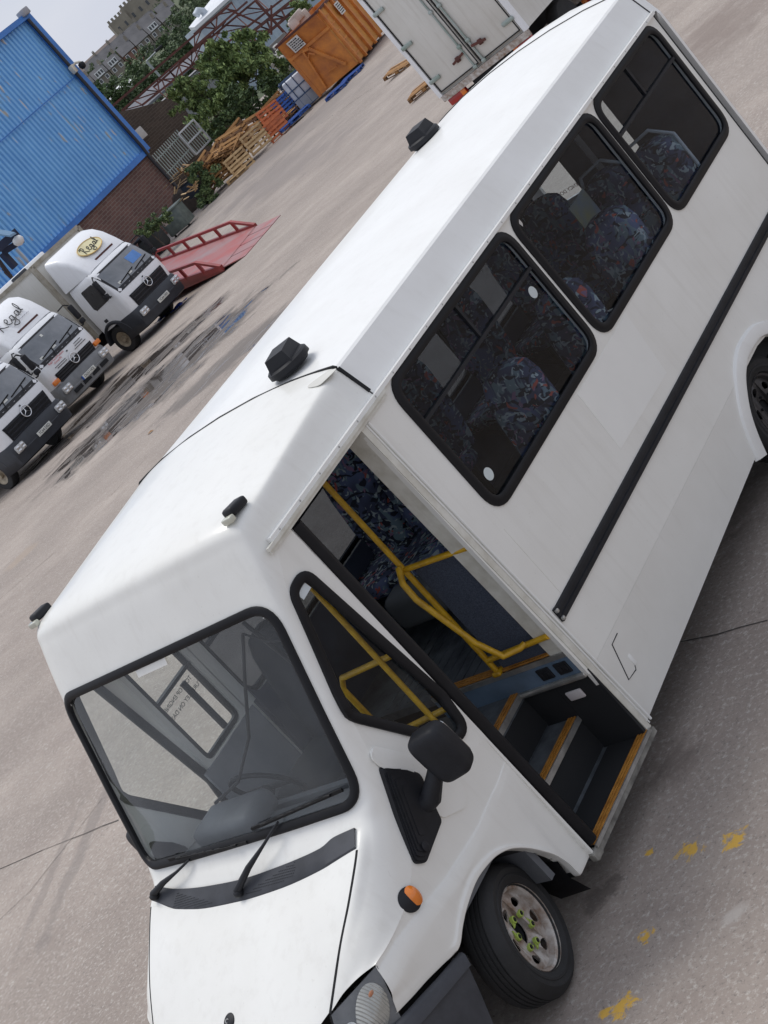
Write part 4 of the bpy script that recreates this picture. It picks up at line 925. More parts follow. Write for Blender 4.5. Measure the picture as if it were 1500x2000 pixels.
# ------------------------------------------------------------------ the yard behind
RTV = Vector(_rt); VWV = Vector((-math.sin(YAW), math.cos(YAW), 0))
def viewaz(p):
    d = Vector((p[0]-CAM[0], p[1]-CAM[1], 0)).normalized(); return d
def place(o, p, xdir):                       # origin at p, local x along xdir (level)
    o.location = p; o.rotation_euler = (0, 0, math.atan2(xdir[1], xdir[0])); return o
def local(o):
    return Matrix.Translation(o.location) @ Matrix.Rotation(o.rotation_euler[2], 4, 'Z')
SKYB = mat('blue_cladding', (.215, .49, .82), .5, col2=(.165, .405, .73), vs=.6)
def peeling():
    m = SKYB; t = m.node_tree; b = t.nodes['Principled BSDF']; src = b.inputs['Base Color'].links[0].from_socket
    g = t.nodes.new('ShaderNodeTexCoord'); mp = t.nodes.new('ShaderNodeMapping'); mp.inputs['Scale'].default_value = (3.2, 1, .55)
    n = t.nodes.new('ShaderNodeTexNoise'); n.inputs['Scale'].default_value = 1.4; n.inputs['Detail'].default_value = 4
    n2 = t.nodes.new('ShaderNodeTexNoise'); n2.inputs['Scale'].default_value = .16; n2.inputs['Detail'].default_value = 2
    ad = t.nodes.new('ShaderNodeMath'); ad.operation = 'MULTIPLY_ADD'; ad.inputs[1].default_value = .75
    r = t.nodes.new('ShaderNodeMapRange'); r.inputs[1].default_value = .99; r.inputs[2].default_value = 1.03
    x = t.nodes.new('ShaderNodeMix'); x.data_type = 'RGBA'; x.inputs[7].default_value = (.55, .53, .50, 1)
    t.links.new(g.outputs['Object'], mp.inputs[0]); t.links.new(mp.outputs[0], n.inputs['Vector']); t.links.new(g.outputs['Object'], n2.inputs['Vector'])
    t.links.new(n2.outputs['Fac'], ad.inputs[0]); t.links.new(n.outputs['Fac'], ad.inputs[2]); t.links.new(ad.outputs[0], r.inputs[0]); t.links.new(r.outputs[0], x.inputs[0]); t.links.new(src, x.inputs[6]); t.links.new(x.outputs[2], b.inputs['Base Color'])
peeling()
def brick_mat(name, c1, c2, mortar):
    m = mat(name, c1, .9); t = m.node_tree; b = t.nodes['Principled BSDF']
    g = t.nodes.new('ShaderNodeTexCoord'); sp = t.nodes.new('ShaderNodeSeparateXYZ'); cb = t.nodes.new('ShaderNodeCombineXYZ'); br = t.nodes.new('ShaderNodeTexBrick')
    br.inputs['Scale'].default_value = 1; br.inputs['Brick Width'].default_value = .46; br.inputs['Row Height'].default_value = .15; br.inputs['Mortar Size'].default_value = .018
    br.inputs['Color1'].default_value = (*c1, 1); br.inputs['Color2'].default_value = (*c2, 1); br.inputs['Mortar'].default_value = (*mortar, 1)
    t.links.new(g.outputs['Object'], sp.inputs[0]); t.links.new(sp.outputs[0], cb.inputs[0]); t.links.new(sp.outputs[2], cb.inputs[1]); t.links.new(cb.outputs[0], br.inputs['Vector'])
    n = t.nodes.new('ShaderNodeTexNoise'); n.inputs['Scale'].default_value = .6; n.inputs['Detail'].default_value = 6; r = t.nodes.new('ShaderNodeMapRange'); r.inputs[3].default_value = .55; r.inputs[4].default_value = 1.3
    x = t.nodes.new('ShaderNodeMix'); x.data_type = 'RGBA'; x.blend_type = 'MULTIPLY'; x.inputs[0].default_value = 1
    t.links.new(g.outputs['Object'], n.inputs['Vector']); t.links.new(n.outputs['Fac'], r.inputs[0]); t.links.new(br.outputs['Color'], x.inputs[6]); t.links.new(r.outputs[0], x.inputs[7]); t.links.new(x.outputs[2], b.inputs['Base Color']); return m
BRICK = brick_mat('red_brown_brick', (.185, .095, .075), (.14, .072, .06), (.21, .165, .14))
OLDBRICK = brick_mat('old_dark_brick', (.10, .075, .058), (.07, .052, .042), (.13, .105, .085))
DGL = mat('dark_vehicle_glass', (.20, .21, .225), .05, col2=(.10, .11, .12), vs=1.2, spec=.8, coat=.5)
DGS = mat('side_vehicle_glass', (.03, .03, .034), .05, spec=.7)
WOOD = mat('pallet_wood', (.42, .225, .085), .85, col2=(.12, .058, .026), vs=5, island=.7)
WOODN = mat('new_pallet_wood', (.54, .37, .19), .8, col2=(.30, .18, .08), vs=5, island=.4)
OPAL = mat('orange_painted_wood', (.60, .17, .06), .75, col2=(.38, .10, .04), vs=5, island=.3)
BPAL = mat('blue_painted_wood', (.02, .09, .36), .7, col2=(.012, .045, .17), vs=5, island=.4)
RUST = mat('rusty_steel', (.13, .045, .035), .85, col2=(.06, .025, .022), vs=2)
LBOX = mat('lorry_box_panel', (.70, .69, .65), .45, col2=(.58, .56, .51), vs=.5)
LCAB = mat('lorry_white', (.84, .85, .87), .3, coat=.3, col2=(.78, .79, .80), vs=.8)
BUMPD = mat('lorry_dark_bumper', (.032, .036, .045), .5, var=.2, vs=3)
BUMPS = mat('lorry_silver_bumper', (.21, .215, .22), .42, col2=(.14, .145, .15), vs=3)
CHR = mat('chrome', (.75, .75, .76), .14, metal=.95)
LAMPM = mat('headlamp_lens', (.66, .66, .64), .15, col2=(.25, .25, .25), vs=22, coat=.6)
REDL = mat('red_lamp', (.42, .02, .015), .25, coat=.4); ORL = mat('orange_lamp', (.85, .22, .02), .25, coat=.4)
PLATE = mat('number_plate_white', (.72, .72, .66), .4); PRINT = mat('black_print', (.015, .015, .017), .6); REDP = mat('red_print_vehicle', (.55, .03, .03), .6)

grime(LBOX, .30); grime(LCAB, .16)
# --- blue depot building
b0 = at((283, 299), 88.0); wd = Vector((.134, -.991, 0)); zb_ = -2.4
bld = thing('depot_building', 'blue corrugated metal depot building with peeling paint and a brick base', 'building')
place(bld, (b0.x, b0.y, 0), -wd); BT = at((45, 33), 88.0).z; BB = b0.z
m = MB(); xs = []; x = 0.0
while x < 34:
    xs += [(x, 0), (x+.06, 0), (x+.10, .10), (x+.25, .10), (x+.29, 0)]; x += .30
m.grid([[(a, d-.09, z) for a, d in xs] for z in (BT-.1, BB)][::-1]); m.v = [(-a, -.0-d, z) for a, d, z in m.v]
m.box((-17, 10, BT-.4), (34, 19.8, .3)); m.build('cladding', SKYB, bld, 0)
m = MB(); m.box((-17, 10, (BB+zb_)/2), (34, 20, BB-zb_)); m.box((-17, 10.05, (BB+BT)/2), (33.8, 19.7, BT-BB-1)); m.build('brick_base', BRICK, bld, 0)
m = MB(); m.box((-17, -.06, BB+.02), (34.2, .24, .28)); m.box((-17, -.10, BT-.08), (34.3, .35, .26)); m.box((.13, -.05, (BT+BB)/2), (.42, .30, BT-BB)); m.box((-17, -.125, (BT+BB)/2+.6), (33.9, .012, .06)); m.build('blue_trim', mat('blue_flashing', (.05, .21, .60), .45, col2=(.04, .16, .46), vs=1), bld, 0)
m = MB(); m.tube([(-.16, -.25, BT-.25), (-.16, -.25, BB+.3), (-.16, -.17, BB-.3), (-.16, -.17, zb_+1.2), (-.10, -.4, zb_+.8)], .085, 10); m.build('downpipe', mat('black_downpipe', (.03, .03, .035), .6), bld, 60)
m = MB(); m.rbox((-.1, -.25, BT+.1), (.5, .5, .35), .05); m.build('hopper_head', mat('grey_lead', (.35, .35, .37), .6), bld)
scp = at((140, 132), 87.6)
sc = thing('security_camera', 'pale swan neck security camera on the edge of the blue building', 'camera', scp)
m = MB()
for q in ((137, 134),): m.rbox((0, 0, -.1), (.28, .22, .42), .04)
lp = lambda q: at(q, 87.6)-scp
m.tube([lp((142, 130)), lp((147, 123)), lp((155, 121)), lp((160, 123))], .06, 8); m.build('bracket_arm', mat('cream_metal', (.70, .64, .52), .5), sc)
m = MB(); p = lp((161, 128)); m.lathe([(0, -.17), (.12, -.13), (.17, 0), (.16, .14), (.05, .2)], 16, Matrix.Translation(p)); m.build('dome', BLACKP, sc, 60)
# canopy and steel frame by the building's loading door
cpy = thing('loading_canopy', 'dark blue framed canopy with a round lamp by the loading door', 'canopy'); cp = at((12, 470), 66); place(cpy, (cp.x, cp.y, gz(cp.x, cp.y)), wd)
def L3(o, q, D): return local(o).inverted() @ at(q, D)
m = MB(); m.bar(L3(cpy, (34, 452), 66), L3(cpy, (-12, 492), 66), .38, .3); m.bar(L3(cpy, (45, 468), 66.5), L3(cpy, (4, 494), 66.5), .22); m.bar(L3(cpy, (4, 494), 66.5), L3(cpy, (30, 522), 66.5), .22); m.build('canopy_frame', mat('navy_steel', (.02, .03, .07), .6), cpy, 0)
m = MB(); A = [L3(cpy, q, d) for q, d in (((-5, 447), 66), ((30, 453), 66), ((18, 460), 62), ((-12, 455), 62))]; m.add(A+[a+Vector((0, 0, -.08)) for a in A], [(0, 1, 2, 3), (7, 6, 5, 4), (0, 4, 5, 1), (1, 5, 6, 2), (2, 6, 7, 3), (3, 7, 4, 0)]); m.build('canopy_roof', mat('pale_blue_sheet', (.16, .30, .46), .5), cpy, 0)
m = MB(); m.lathe([(0, -.2), (.16, -.14), (.22, 0), (.16, .14), (0, .2)], 16, Matrix.Translation(L3(cpy, (36, 470), 65.5))); m.build('lamp', mat('opal_lamp', (.8, .8, .78), .4), cpy, 60)
m = MB()
for i in range(6): m.bar(L3(cpy, (-8+3.5*i, 500+6*i), 66.8), L3(cpy, (6+4*i, 520+5*i), 66.8), .1)
m.build('door_slats', mat('dark_brown_shutter', (.06, .045, .045), .7), cpy, 0)

# --- old brick wall, sign board, fence and gate
def prism(name, poly, D, depth, m_, parent=None, z0=None):
    """a wall standing across the view: outline at distance D, real thickness behind it"""
    P = [at(q, D) for q in poly]; o = P[0].copy(); o.z = 0; return P, o
ow = tag(MB().build('old_brick_wall', OLDBRICK), 'tall dark old brick wall beside the blue building', 'wall')
oP = at((300, 250), 104); place(ow, (oP.x, oP.y, 0), RTV)
pl = [L3(ow, q, 104) for q in ((215, 222), (262, 212), (300, 202), (338, 190), (352, 196), (385, 250))]
m = MB(); m.plate([(-6, -3.2), (pl[-1].x, -3.2)]+[(p.x, p.z) for p in pl[::-1]], th=.5, fn=lambda u, v, w: (u, -w, v)); m.f = [f[::-1] for f in m.f]
k = m.build('tmp', OLDBRICK, None, 0); ow.data = k.data; bpy.data.objects.remove(k)
sg = thing('sign_board', 'plain pale square board fixed on the old brick wall', 'board'); sp = at((273, 262), 103.5); place(sg, sp, RTV)
m = MB(); m.rbox((0, 0, 0), (.66, .06, .66), .02); m.build('board', mat('pale_board', (.62, .60, .57), .6), sg); m = MB(); m.box((0, .08, 0), (.5, .06, .5)); m.build('batten', RUST, sg, 0)
GALV = mat('galvanised_steel', (.42, .46, .45), .5, metal=.4, col2=(.25, .32, .28), vs=3)
fn_ = thing('palisade_fence', 'grey green palisade fence in front of the old brick wall', 'fence'); fa, fb_ = at((338, 349), 90), at((385, 300), 93); place(fn_, (fa.x, fa.y, gz(fa.x, fa.y)), (fb_-fa))
fl_ = (Vector((fb_.x, fb_.y, 0))-Vector((fa.x, fa.y, 0))).length; ft = L3(fn_, (297, 303), 90).z; fbz = L3(fn_, (338, 349), 90).z
m = MB()
for i in range(14): m.box((fl_*i/13, 0, (ft+fbz)/2), (.075, .03, ft-fbz))
m.build('pale_panel', GALV, fn_, 0); m = MB()
for z in (.25, .78): m.box((fl_/2, .05, fbz+(ft-fbz)*z), (fl_+.1, .05, .06))
m.build('rail', GALV, fn_, 0)
gt = thing('steel_gate', 'bright steel framed gate beside the palisade fence and pallets', 'gate'); ga = at((383, 302), 92.6); gb = at((411, 272), 94); place(gt, (ga.x, ga.y, gz(ga.x, ga.y)), gb-ga)
gl_ = (Vector((gb.x, gb.y, 0))-Vector((ga.x, ga.y, 0))).length; g0 = L3(gt, (383, 302), 92.6).z; g1 = L3(gt, (347, 264), 92.6).z
m = MB()
for a, b in (((0, 0, g0), (0, 0, g1)), ((gl_, 0, g0), (gl_, 0, g1)), ((0, 0, g1), (gl_, 0, g1)), ((0, 0, g0), (gl_, 0, g0)), ((0, 0, (g0+g1)/2), (gl_, 0, (g0+g1)/2))): m.bar(a, b, .08)
m.build('gate_frame', mat('bright_steel', (.62, .64, .66), .4, metal=.4), gt, 0); m = MB()
for i in range(1, 8): m.box((gl_*i/8, .04, (g0+g1)/2), (.05, .02, g1-g0))
m.build('bars', GALV, gt, 0)

# --- lorries
def star(parent, c, r, yy):
    m = MB(); T = Matrix.Translation((c[0], yy, c[1])) @ Matrix.Rotation(R(90), 4, 'X')
    m.tube([T @ Vector((r*math.cos(t), r*math.sin(t), 0)) for t in np.linspace(0, 2*math.pi, 33)[:-1]], r*.10, 6, closed=True)
    for k in range(3):
        a = R(90+120*k); e = Vector((math.cos(a), math.sin(a), 0)); f = Vector((-e.y, e.x, 0))
        m.add([T @ (f*r*.13), T @ (-f*r*.13), T @ (e*r), T @ Vector((0, 0, r*.12))], [(0, 2, 3), (2, 1, 3), (1, 0, 3)])
    return m.build('grille_emblem', CHR, parent, 0)
def script_word(parent, T, m_):
    """handwritten name drawn as pen strokes"""
    st = [[(-.52, .24), (-.50, .02), (-.53, -.22)], [(-.62, .14), (-.55, .25), (-.40, .24), (-.38, .12), (-.50, .02), (-.36, -.14), (-.24, -.20)],
          [(-.20, -.08), (-.08, .02), (-.12, .10), (-.20, .02), (-.18, -.14), (-.06, -.18), (.02, -.06)], [(.16, .06), (.06, .05), (.04, -.10), (.12, -.14), (.18, .06), (.17, -.28), (.08, -.38), (-.06, -.30), (.10, -.20), (.28, -.06)],
          [(.42, .08), (.32, .06), (.30, -.10), (.38, -.12), (.44, .08), (.45, -.10), (.52, -.08)], [(.52, -.08), (.60, .16), (.58, .36), (.53, .26), (.55, .0), (.62, -.08)]]
    m = MB()
    for s_ in st:
        P = pchip([(a, b, 0) for a, b in s_], 6); m.tube([T @ Vector((p[0]+p[1]*.18, p[1], .006)) for p in P], .014, 5)
    return m.build('lettering', m_, parent, 0)
def lorry(name, label, A, B, plate, silver=False, logo=0, boxh=3.85, box=True, logo_text=False):
    A, B = Vector(A), Vector(B); mid = (A+B)/2
    t = thing(name, label, 'lorry', group='white lorries parked side by side'); place(t, (mid.x, mid.y, gz(mid.x, mid.y)), B-A)
    BM = BUMPS if silver else BUMPD
    def ring(z, hw, yf, yb, r=.20, bow=.07):
        o = []; 
        for x in np.linspace(-hw+r, hw-r, 9): o.append((x, yf-bow*(1-(x/hw)**2)+bow*.2, z))
        for a in np.linspace(-80, -10, 4): o.append((hw-r+r*math.cos(R(a)), yf+r+r*math.sin(R(a)), z))
        o += [(hw, y_, z) for y_ in np.linspace(yf+r+.05, yb, 6)]; o += [(x, yb, z) for x in np.linspace(hw-.1, -hw+.1, 5)]; o += [(-hw, y_, z) for y_ in np.linspace(yb, yf+r+.05, 6)]
        for a in np.linspace(190, 260, 4): o.append((-hw+r+r*math.cos(R(a)), yf+r+r*math.sin(R(a)), z))
        return o+[o[0]]
    prof = [(.95, 1.14, .10), (1.25, 1.15, .07), (1.52, 1.15, .08), (1.66, 1.15, .10), (2.05, 1.12, .27), (2.42, 1.08, .44), (2.55, 1.05, .53), (2.66, .98, .68), (2.70, .80, .95)]
    m = MB(); Rg = [ring(z, hw, yf, 1.78) for z, hw, yf in prof]; m.grid(Rg, flip=True); m.add(Rg[-1][:-1], [tuple(range(len(Rg[-1])-1))]); m.build('cab', LCAB, t, 40)
    def onf(x, z, out=.012):
        yf = np.interp(z, [p[0] for p in prof], [p[2] for p in prof]); hw = np.interp(z, [p[0] for p in prof], [p[1] for p in prof]); a = abs(x)/hw
        y = yf-.07*(1-(x/hw)**2)+.014
        if abs(x) > hw-.2: y = yf+.2-math.sqrt(max(0, .04-(abs(x)-hw+.2)**2))
        return (x, y-out, z)
    def fpanel(nm, x0, x1, z0, z1, mm, out=.012, rr=None, nx=14, nz_=7, par=t, sh=0):
        m = MB(); G = []
        for z in np.linspace(z0, z1, nz_): G.append([onf(x+sh*(z-z0)*(1 if x > 0 else -1), z, out) for x in np.linspace(x0, x1, nx)])
        m.grid(G); return m.build(nm, mm, par, 50)
    fpanel('windscreen_surround', -1.04, 1.04, 1.60, 2.46, PRINT, .010)
    ws_ = fpanel('windscreen', -.98, .98, 1.74, 2.40, DGL, .018)
    fpanel('glass_overlay', .2, .75, 1.95, 2.25, mat('painted_blue_reflection', (.10, .26, .62), .4), .024, par=ws_) if logo == 1 else fpanel('glass_overlay', -.12, -.04, 2.25, 2.33, PLATE, .024, nx=3, nz_=3, par=ws_)  # blue overlay is a painted reflection, the small pale one a sticker
    fpanel('document', -.80, -.66, 1.78, 1.86, PLATE, .024, nx=3, nz_=3, par=ws_); fpanel('document', -.25, -.08, 1.80, 1.86, PLATE, .024, nx=3, nz_=3, par=ws_)
    m = MB()
    for x0, x1 in ((-.75, .05), (.05, .85)): m.bar(onf(x0, 1.80, .04), onf(x1, 1.90, .04), .022, .03); m.bar(onf((x0+x1)/2, 1.66, .035), onf(x1-.3, 1.87, .05), .02)
    m.build('wiper', RUBBER, t, 0)
    # grille
    gz0, gz1, gh = (.92, 1.36, .86) if not silver else (.90, 1.24, .84)
    gr = fpanel('grille', -gh, gh, gz0, gz1, BLACKP, .014, sh=.10)
    m = MB()
    for k in range(4):
        z = gz0+.05+(gz1-gz0-.1)*k/3; m.sweep([onf(x, z, .02) for x in np.linspace(-gh+.02, gh-.02, 15)], [(-.022, 0), (-.012, .03), (.022, .012), (.022, 0)], [(0, -1, .1)]*15, closed=False)
    m.build('grille_bar', BUMPD, gr, 30); star(t, (0, (1.28 if not silver else 1.20)), .155, onf(0, 1.28, .05)[1])
    fpanel('bonnet_badge', -.03, .03, 1.47, 1.51, BUMPD, .018, nx=3, nz_=3)
    # bumper
    m = MB(); m.grid([[(x*k_, y+dy, z) for x, y in [(-1.17, 1.0), (-1.17, .25), (-1.12, .10), (-1.0, .03), (-.5, -.03), (0, -.05), (.5, -.03), (1.0, .03), (1.12, .10), (1.17, .25), (1.17, 1.0)]] for z, dy, k_ in ((.30, .12, .96), (.34, .02, .99), (.60, -.02, 1), (.62, 0, 1), (.88, 0, 1), (.95, .05, .99), (.96, .25, .97))], flip=True); m.build('bumper', BM, t, 40)
    m = MB(); m.box((0, .6, .5), (2.0, .9, .35)); m.build('cab_underside', DARK, t, 0)
    if silver:
        m = MB()
        for x in (-.62, -.2, .22, .64): m.box((x, -.04, .50), (.34, .03, .12))
        m.build('bumper_intake', DARK, t, 0)
    for s_ in (-1, 1):
        m = MB(); m.rbox((s_*.90, -.015, .72), (.36, .08, .22), .05); h_ = m.build('headlight', LAMPM, t, 50); m = MB()
        for dx, dz in ((-.09, .04), (.08, .04), (-.08, -.06), (.09, -.05)): disc_on(m, (s_*.90+dx, -.058, .72+dz), (0, -1, 0), (0, 0, 1), .06, .045, .01, 14, 2)
        m.build('lamp_reflector', CHR, h_, 60)
        if silver: m = MB(); m.rbox((s_*1.0, .04, 1.06), (.26, .10, .14), .03); m.build('indicator', ORL, t)
        m = MB(); m.rbox((s_*1.36, .30, 2.12), (.16, .13, .48), .04); m.rbox((s_*1.36, .30, 1.78), (.17, .13, .16), .04); mi = m.build('mirror', BLACKP, t)
        m = MB(); m.tube([(s_*1.07, .5, 2.45), (s_*1.25, .34, 2.48), (s_*1.36, .30, 2.36)], .022, 6); m.tube([(s_*1.12, .4, 1.7), (s_*1.28, .30, 1.68), (s_*1.36, .30, 1.72)], .022, 6); m.build('mirror_arm', BLACKP, mi)
        # side window, door line, step, arch
        m = MB(); dp = rnd_poly([(.50, 1.66), (1.28, 1.62), (1.36, 1.72), (1.36, 2.34), (.78, 2.34), (.62, 2.2)], .06, 4)
        def sfn(u, v, w): return (s_*(float(np.interp(v, [p[0] for p in prof], [p[1] for p in prof]))+.010+w), u, v)
        m.plate(dp if s_ > 0 else dp, th=.012, fn=sfn); 
        if s_ < 0: m.f = [f[::-1] for f in m.f]
        m.build('side_window', DGS, t, 0)
        m = MB(); m.rbox((s_*1.155, 1.30, 1.22), (.02, .16, .10), .015); m.build('door_handle', BUMPD, t)
        ar = [(1.30+.60*math.cos(a), .45+.60*math.sin(a), 0) for a in np.linspace(R(8), R(172), 16)]
        m = MB(); m.sweep([(s_*1.10, y_, z_) for y_, z_, _ in ar], [(-.02, -.2), (-.02, .075), (.05, .08), (.09, .05), (.09, -.2)] if s_ > 0 else [(.02, -.2), (.02, .075), (-.05, .08), (-.09, .05), (-.09, -.2)], [(s_, 0, 0)]*16, closed=False); m.build('wheel_arch', BUMPD, t, 40)
        for yw in (1.32, 5.9):
            T = Matrix.Translation((s_*1.0, yw, .46)) @ Matrix.Rotation(R(90)*s_, 4, 'Y'); m = MB(); m.lathe([(.0, .05), (.26, .05), (.27, .12), (.30, .13), (.42, .13), (.46, .08), (.46, -.12), (.30, -.13), (0, -.13)], 32, T); w_ = m.build('wheel', TYRE, t, 40)
            m = MB(); m.lathe([(0, .14), (.08, .14), (.09, .06), (.16, .06), (.22, .10), (.25, .11), (.265, .125)], 24, T); m.build('rim', mat('tan_rim', (.42, .36, .26), .5, metal=.2, col2=(.18, .14, .10), vs=9) if 'tan_rim' not in bpy.data.materials else bpy.data.materials['tan_rim'], w_, 40)
    m = MB(); m.rbox((0, -.075, .62), (.56, .02, .13), .005); pt = m.build('number_plate', PLATE, t)
    text('plate_text', plate, .115, frame((0, -.088, .62), (1, 0, 0), (0, 0, 1)), PRINT, pt, .001, sx=.86)
    if silver: m = MB(); m.box((-.305, -.080, .62), (.05, .012, .12)); m.build('plate_band', BPAL, pt, 0)
    # deflector, box
    dprof = [(.58, 2.60, 1.0), (.74, 2.90, 1.0), (1.0, 3.26, 1.02), (1.32, 3.52, 1.06), (1.75, 3.68, 1.10)]
    m = MB(); G = []
    for y_, z_, hw in dprof:
        o = [(-hw-.02, y_+.12, 2.60)]+[(-hw+.16*(1-math.cos(a))*.6, y_+.04*(1-math.sin(a)), z_-.16*(1-math.sin(a))) for a in np.linspace(0, R(90), 5)]
        o += [(x, y_-.02, z_+.02) for x in np.linspace(-hw+.3, hw-.3, 5)]+[(-a, b, c) for a, b, c in o[::-1]]; G.append(o)
    m.grid(G); m.add(G[-1], [tuple(range(len(G[-1])))[::-1]]); df = m.build('roof_deflector', LCAB, t, 45)
    m = MB(); m.box((.1, .66, 2.76), (.95, .06, .10)); m.build('deflector_slot', RUST, df, 0)
    n_ = Vector((0, -.75, .62)); T = frame(Vector((0, .865, 3.17)), (1, 0, 0), (0, .62, .78))
    if logo == 1:
        m = MB(); m.add([T @ Vector((math.cos(a)*.52, math.sin(a)*.27, .02)) for a in np.linspace(0, 2*math.pi, 37)[:-1]], [tuple(range(36))]); m.build('oval_logo', mat('pale_yellow_print', (.88, .80, .48), .5), df, 0)
        m = MB(); m.tube([T @ Vector((math.cos(a)*.53, math.sin(a)*.28, .02)) for a in np.linspace(0, 2*math.pi, 37)[:-1]], .018, 5, closed=True); m.build('oval_rim', mat('gold_print', (.72, .50, .18), .5), df, 0)
        script_word(df, T @ Matrix.Translation((0, 0, .02)) @ Matrix.Scale(.66, 4), PRINT)
    elif logo == 2:
        script_word(df, T @ Matrix.Translation((-.1, .06, .012)) @ Matrix.Scale(.95, 4), PRINT)
        m = MB()
        for i in range(9): m.bar(T @ Vector((.02+.055*i, -.20, .014)), T @ Vector((.05+.055*i, -.20+.02*(i % 2), .014)), .03, .01)
        m.build('small_print', mat('grey_print', (.25, .25, .28), .6), df, 0)
    if logo_text:
        TT = frame(onf(-.45, 1.52, .03), (1, 0, 0), (0, .05, 1))
        text('bonnet_lettering', 'Regal Food Products\nGroup Plc', .085, TT, REDP, t, .001)
        m = MB(); random.seed(3)
        for (x0, z0, n) in ((-.45, 1.37, 9), (-.42, 1.31, 8), (.52, 1.50, 6), (.52, 1.43, 7), (.52, 1.36, 10)):
            for i in range(n): x = x0+(i-n/2)*.055; m.bar(onf(x, z0, .022), onf(x+.04, z0, .022), .012, .018)
        m.build('small_print', PRINT, t, 0)
    if box:
        m = MB(); m.box((0, 5.2, (1.02+boxh)/2), (2.50, 6.3, boxh-1.02)); m.build('box_body', LBOX, t, 0)
        m = MB(); h = boxh
        for s_ in (-1, 1):
            m.bar((s_*1.25, 2.05, 1.0), (s_*1.25, 2.05, h), .14); m.bar((s_*1.25, 2.05, h), (s_*1.25, 8.3, h), .12); m.bar((s_*1.25, 2.05, 1.02), (s_*1.25, 8.3, 1.02), .14)
        m.bar((-1.25, 2.05, h), (1.25, 2.05, h), .14); m.build('box_frame', mat('dull_rail', (.40, .37, .31), .6, col2=(.25, .22, .17), vs=4) if 'dull_rail' not in bpy.data.materials else bpy.data.materials['dull_rail'], t, 0)
        m = MB(); m.rbox((-.5, 3.6, h+.08), (.4, .5, .16), .04); m.build('roof_lamp', BUMPD, t)
        m = MB(); m.rbox((.55, 5.2, h+.10), (.9, 3.0, .16), .05); m.build('roof_hatch', LCAB, t)
    m = MB(); m.box((0, 5.0, .75), (.9, 6.5, .3)); m.box((0, 5.2, .92), (2.3, 6.0, .12)); m.build('chassis', DARK, t, 0)
    return t
B2 = gnd((360, 562), .3)+Vector((.55, -.30, 0)); A2 = B2-Vector((-.02, 1, 0))*2.35
lorry('box_lorry', 'white lorry with a yellow oval logo on its roof deflector', A2, B2, 'YC64 OEA', logo=1)
fdir = Vector((.33, .945, 0)).normalized()
mA = gnd((136, 784), .42); mB = mA+Vector((.05, .998, 0))*2.30
lorry('box_lorry', 'white lorry with a silver bumper and orange indicators, red lettering under the windscreen', mA, mB, 'DG53 HDJ', silver=True, logo=2, logo_text=True, boxh=3.4)
nB = gnd((150, 806), .3); nA = nB-Vector((.03, .999, 0))*2.34
lorry('box_lorry', 'white lorry with a dark bumper cut off by the photo edge', nA, nB, 'YC64 DED', logo=0, boxh=3.4)

# --- red loading ramp
rp_ = thing('loading_ramp', 'red steel loading ramp with side rails and a worn tread lip', 'ramp')
l1, l2 = gnd((549, 420)), gnd((479, 501)); h1, h2 = gnd((500, 440.5), .15), gnd((434, 522), .15)
REDS = mat('red_painted_steel', (.30, .035, .033), .45, col2=(.19, .024, .024), vs=1.5)
REDW = mat('worn_red_deck', (.34, .065, .06), .5, col2=(.27, .19, .19), vs=.8)
xd = (h2-h1); xd.z = 0; wid_ = xd.length; xd.normalize(); yd = Vector((-xd.y, xd.x, 0)); yd = yd if yd.dot(Vector((-1, -.2, 0))) > 0 else -yd
place(rp_, (h1.x, h1.y, gz(h1.x, h1.y)), xd); Wd = 2.6
sgn = 1 if (Matrix.Rotation(rp_.rotation_euler[2], 3, 'Z') @ Vector((0, 1, 0))).dot(yd) > 0 else -1
I_ = local(rp_).inverted(); a1, a2, b1_, b2_ = (I_ @ q for q in (l1, l2, h1, h2))
run = Vector((math.cos(R(158)), math.sin(R(158)), .06))*8.5
E1 = I_ @ (h1+run); E2 = I_ @ (h2+run)
m = MB(); A = [[b1_.lerp(b2_, v).lerp(E1.lerp(E2, v), u) for v in np.linspace(0, 1, 9)] for u in np.linspace(0, 1, 18)]; m.grid(A); m.grid([[p+Vector((0, 0, -.05)) for p in r_] for r_ in A], flip=True); m.build('deck', REDW, rp_, 0)
for i in range(4):
    u0, u1 = i/4+.008, (i+1)/4-.008; m = MB(); q = [b1_.lerp(b2_, u0)+Vector((0, 0, -.01)), b1_.lerp(b2_, u1)+Vector((0, 0, -.01)), a1.lerp(a2, u1)+Vector((0, 0, .02)), a1.lerp(a2, u0)+Vector((0, 0, .02))]
    m.add(q+[p+Vector((0, 0, -.03)) for p in q], [(0, 1, 2, 3), (7, 6, 5, 4), (0, 4, 5, 1), (1, 5, 6, 2), (2, 6, 7, 3), (3, 7, 4, 0)]); m.build('lip_plate', REDW, rp_, 0)
for s_, (S_, E_) in enumerate(((b1_, E1), (b2_, E2))):
    d = (E_-S_); m = MB(); upv = Vector((0, 0, .42)); n = 6
    m.bar(S_+Vector((0, 0, .03)), S_+d*.16+upv, .09, .09); m.bar(S_+d*.16+upv, E_+upv, .09, .09)
    for k in range(n): p = S_+d*(.16+.84*k/(n-1)); m.bar(p, p+upv, .09, .09)
    m.bar(S_, E_, .10, .16); m.build('side_rail', REDS, rp_, 0)
    m = MB(); q = [S_+Vector((0, 0, -.05)), E_+Vector((0, 0, -.05)), E_+Vector((0, 0, -.50)), S_+Vector((0, 0, -.14))]; m.add(q, [(0, 1, 2, 3)]); m.build('side_skirt', REDS, rp_, 0)
m = MB(); m.bar(E1.lerp(E2, .5)+Vector((0, 0, -.1)), Vector((E1.lerp(E2, .5).x, E1.lerp(E2, .5).y, 0)), .5, .5); m.build('support_leg', REDS, rp_, 0)

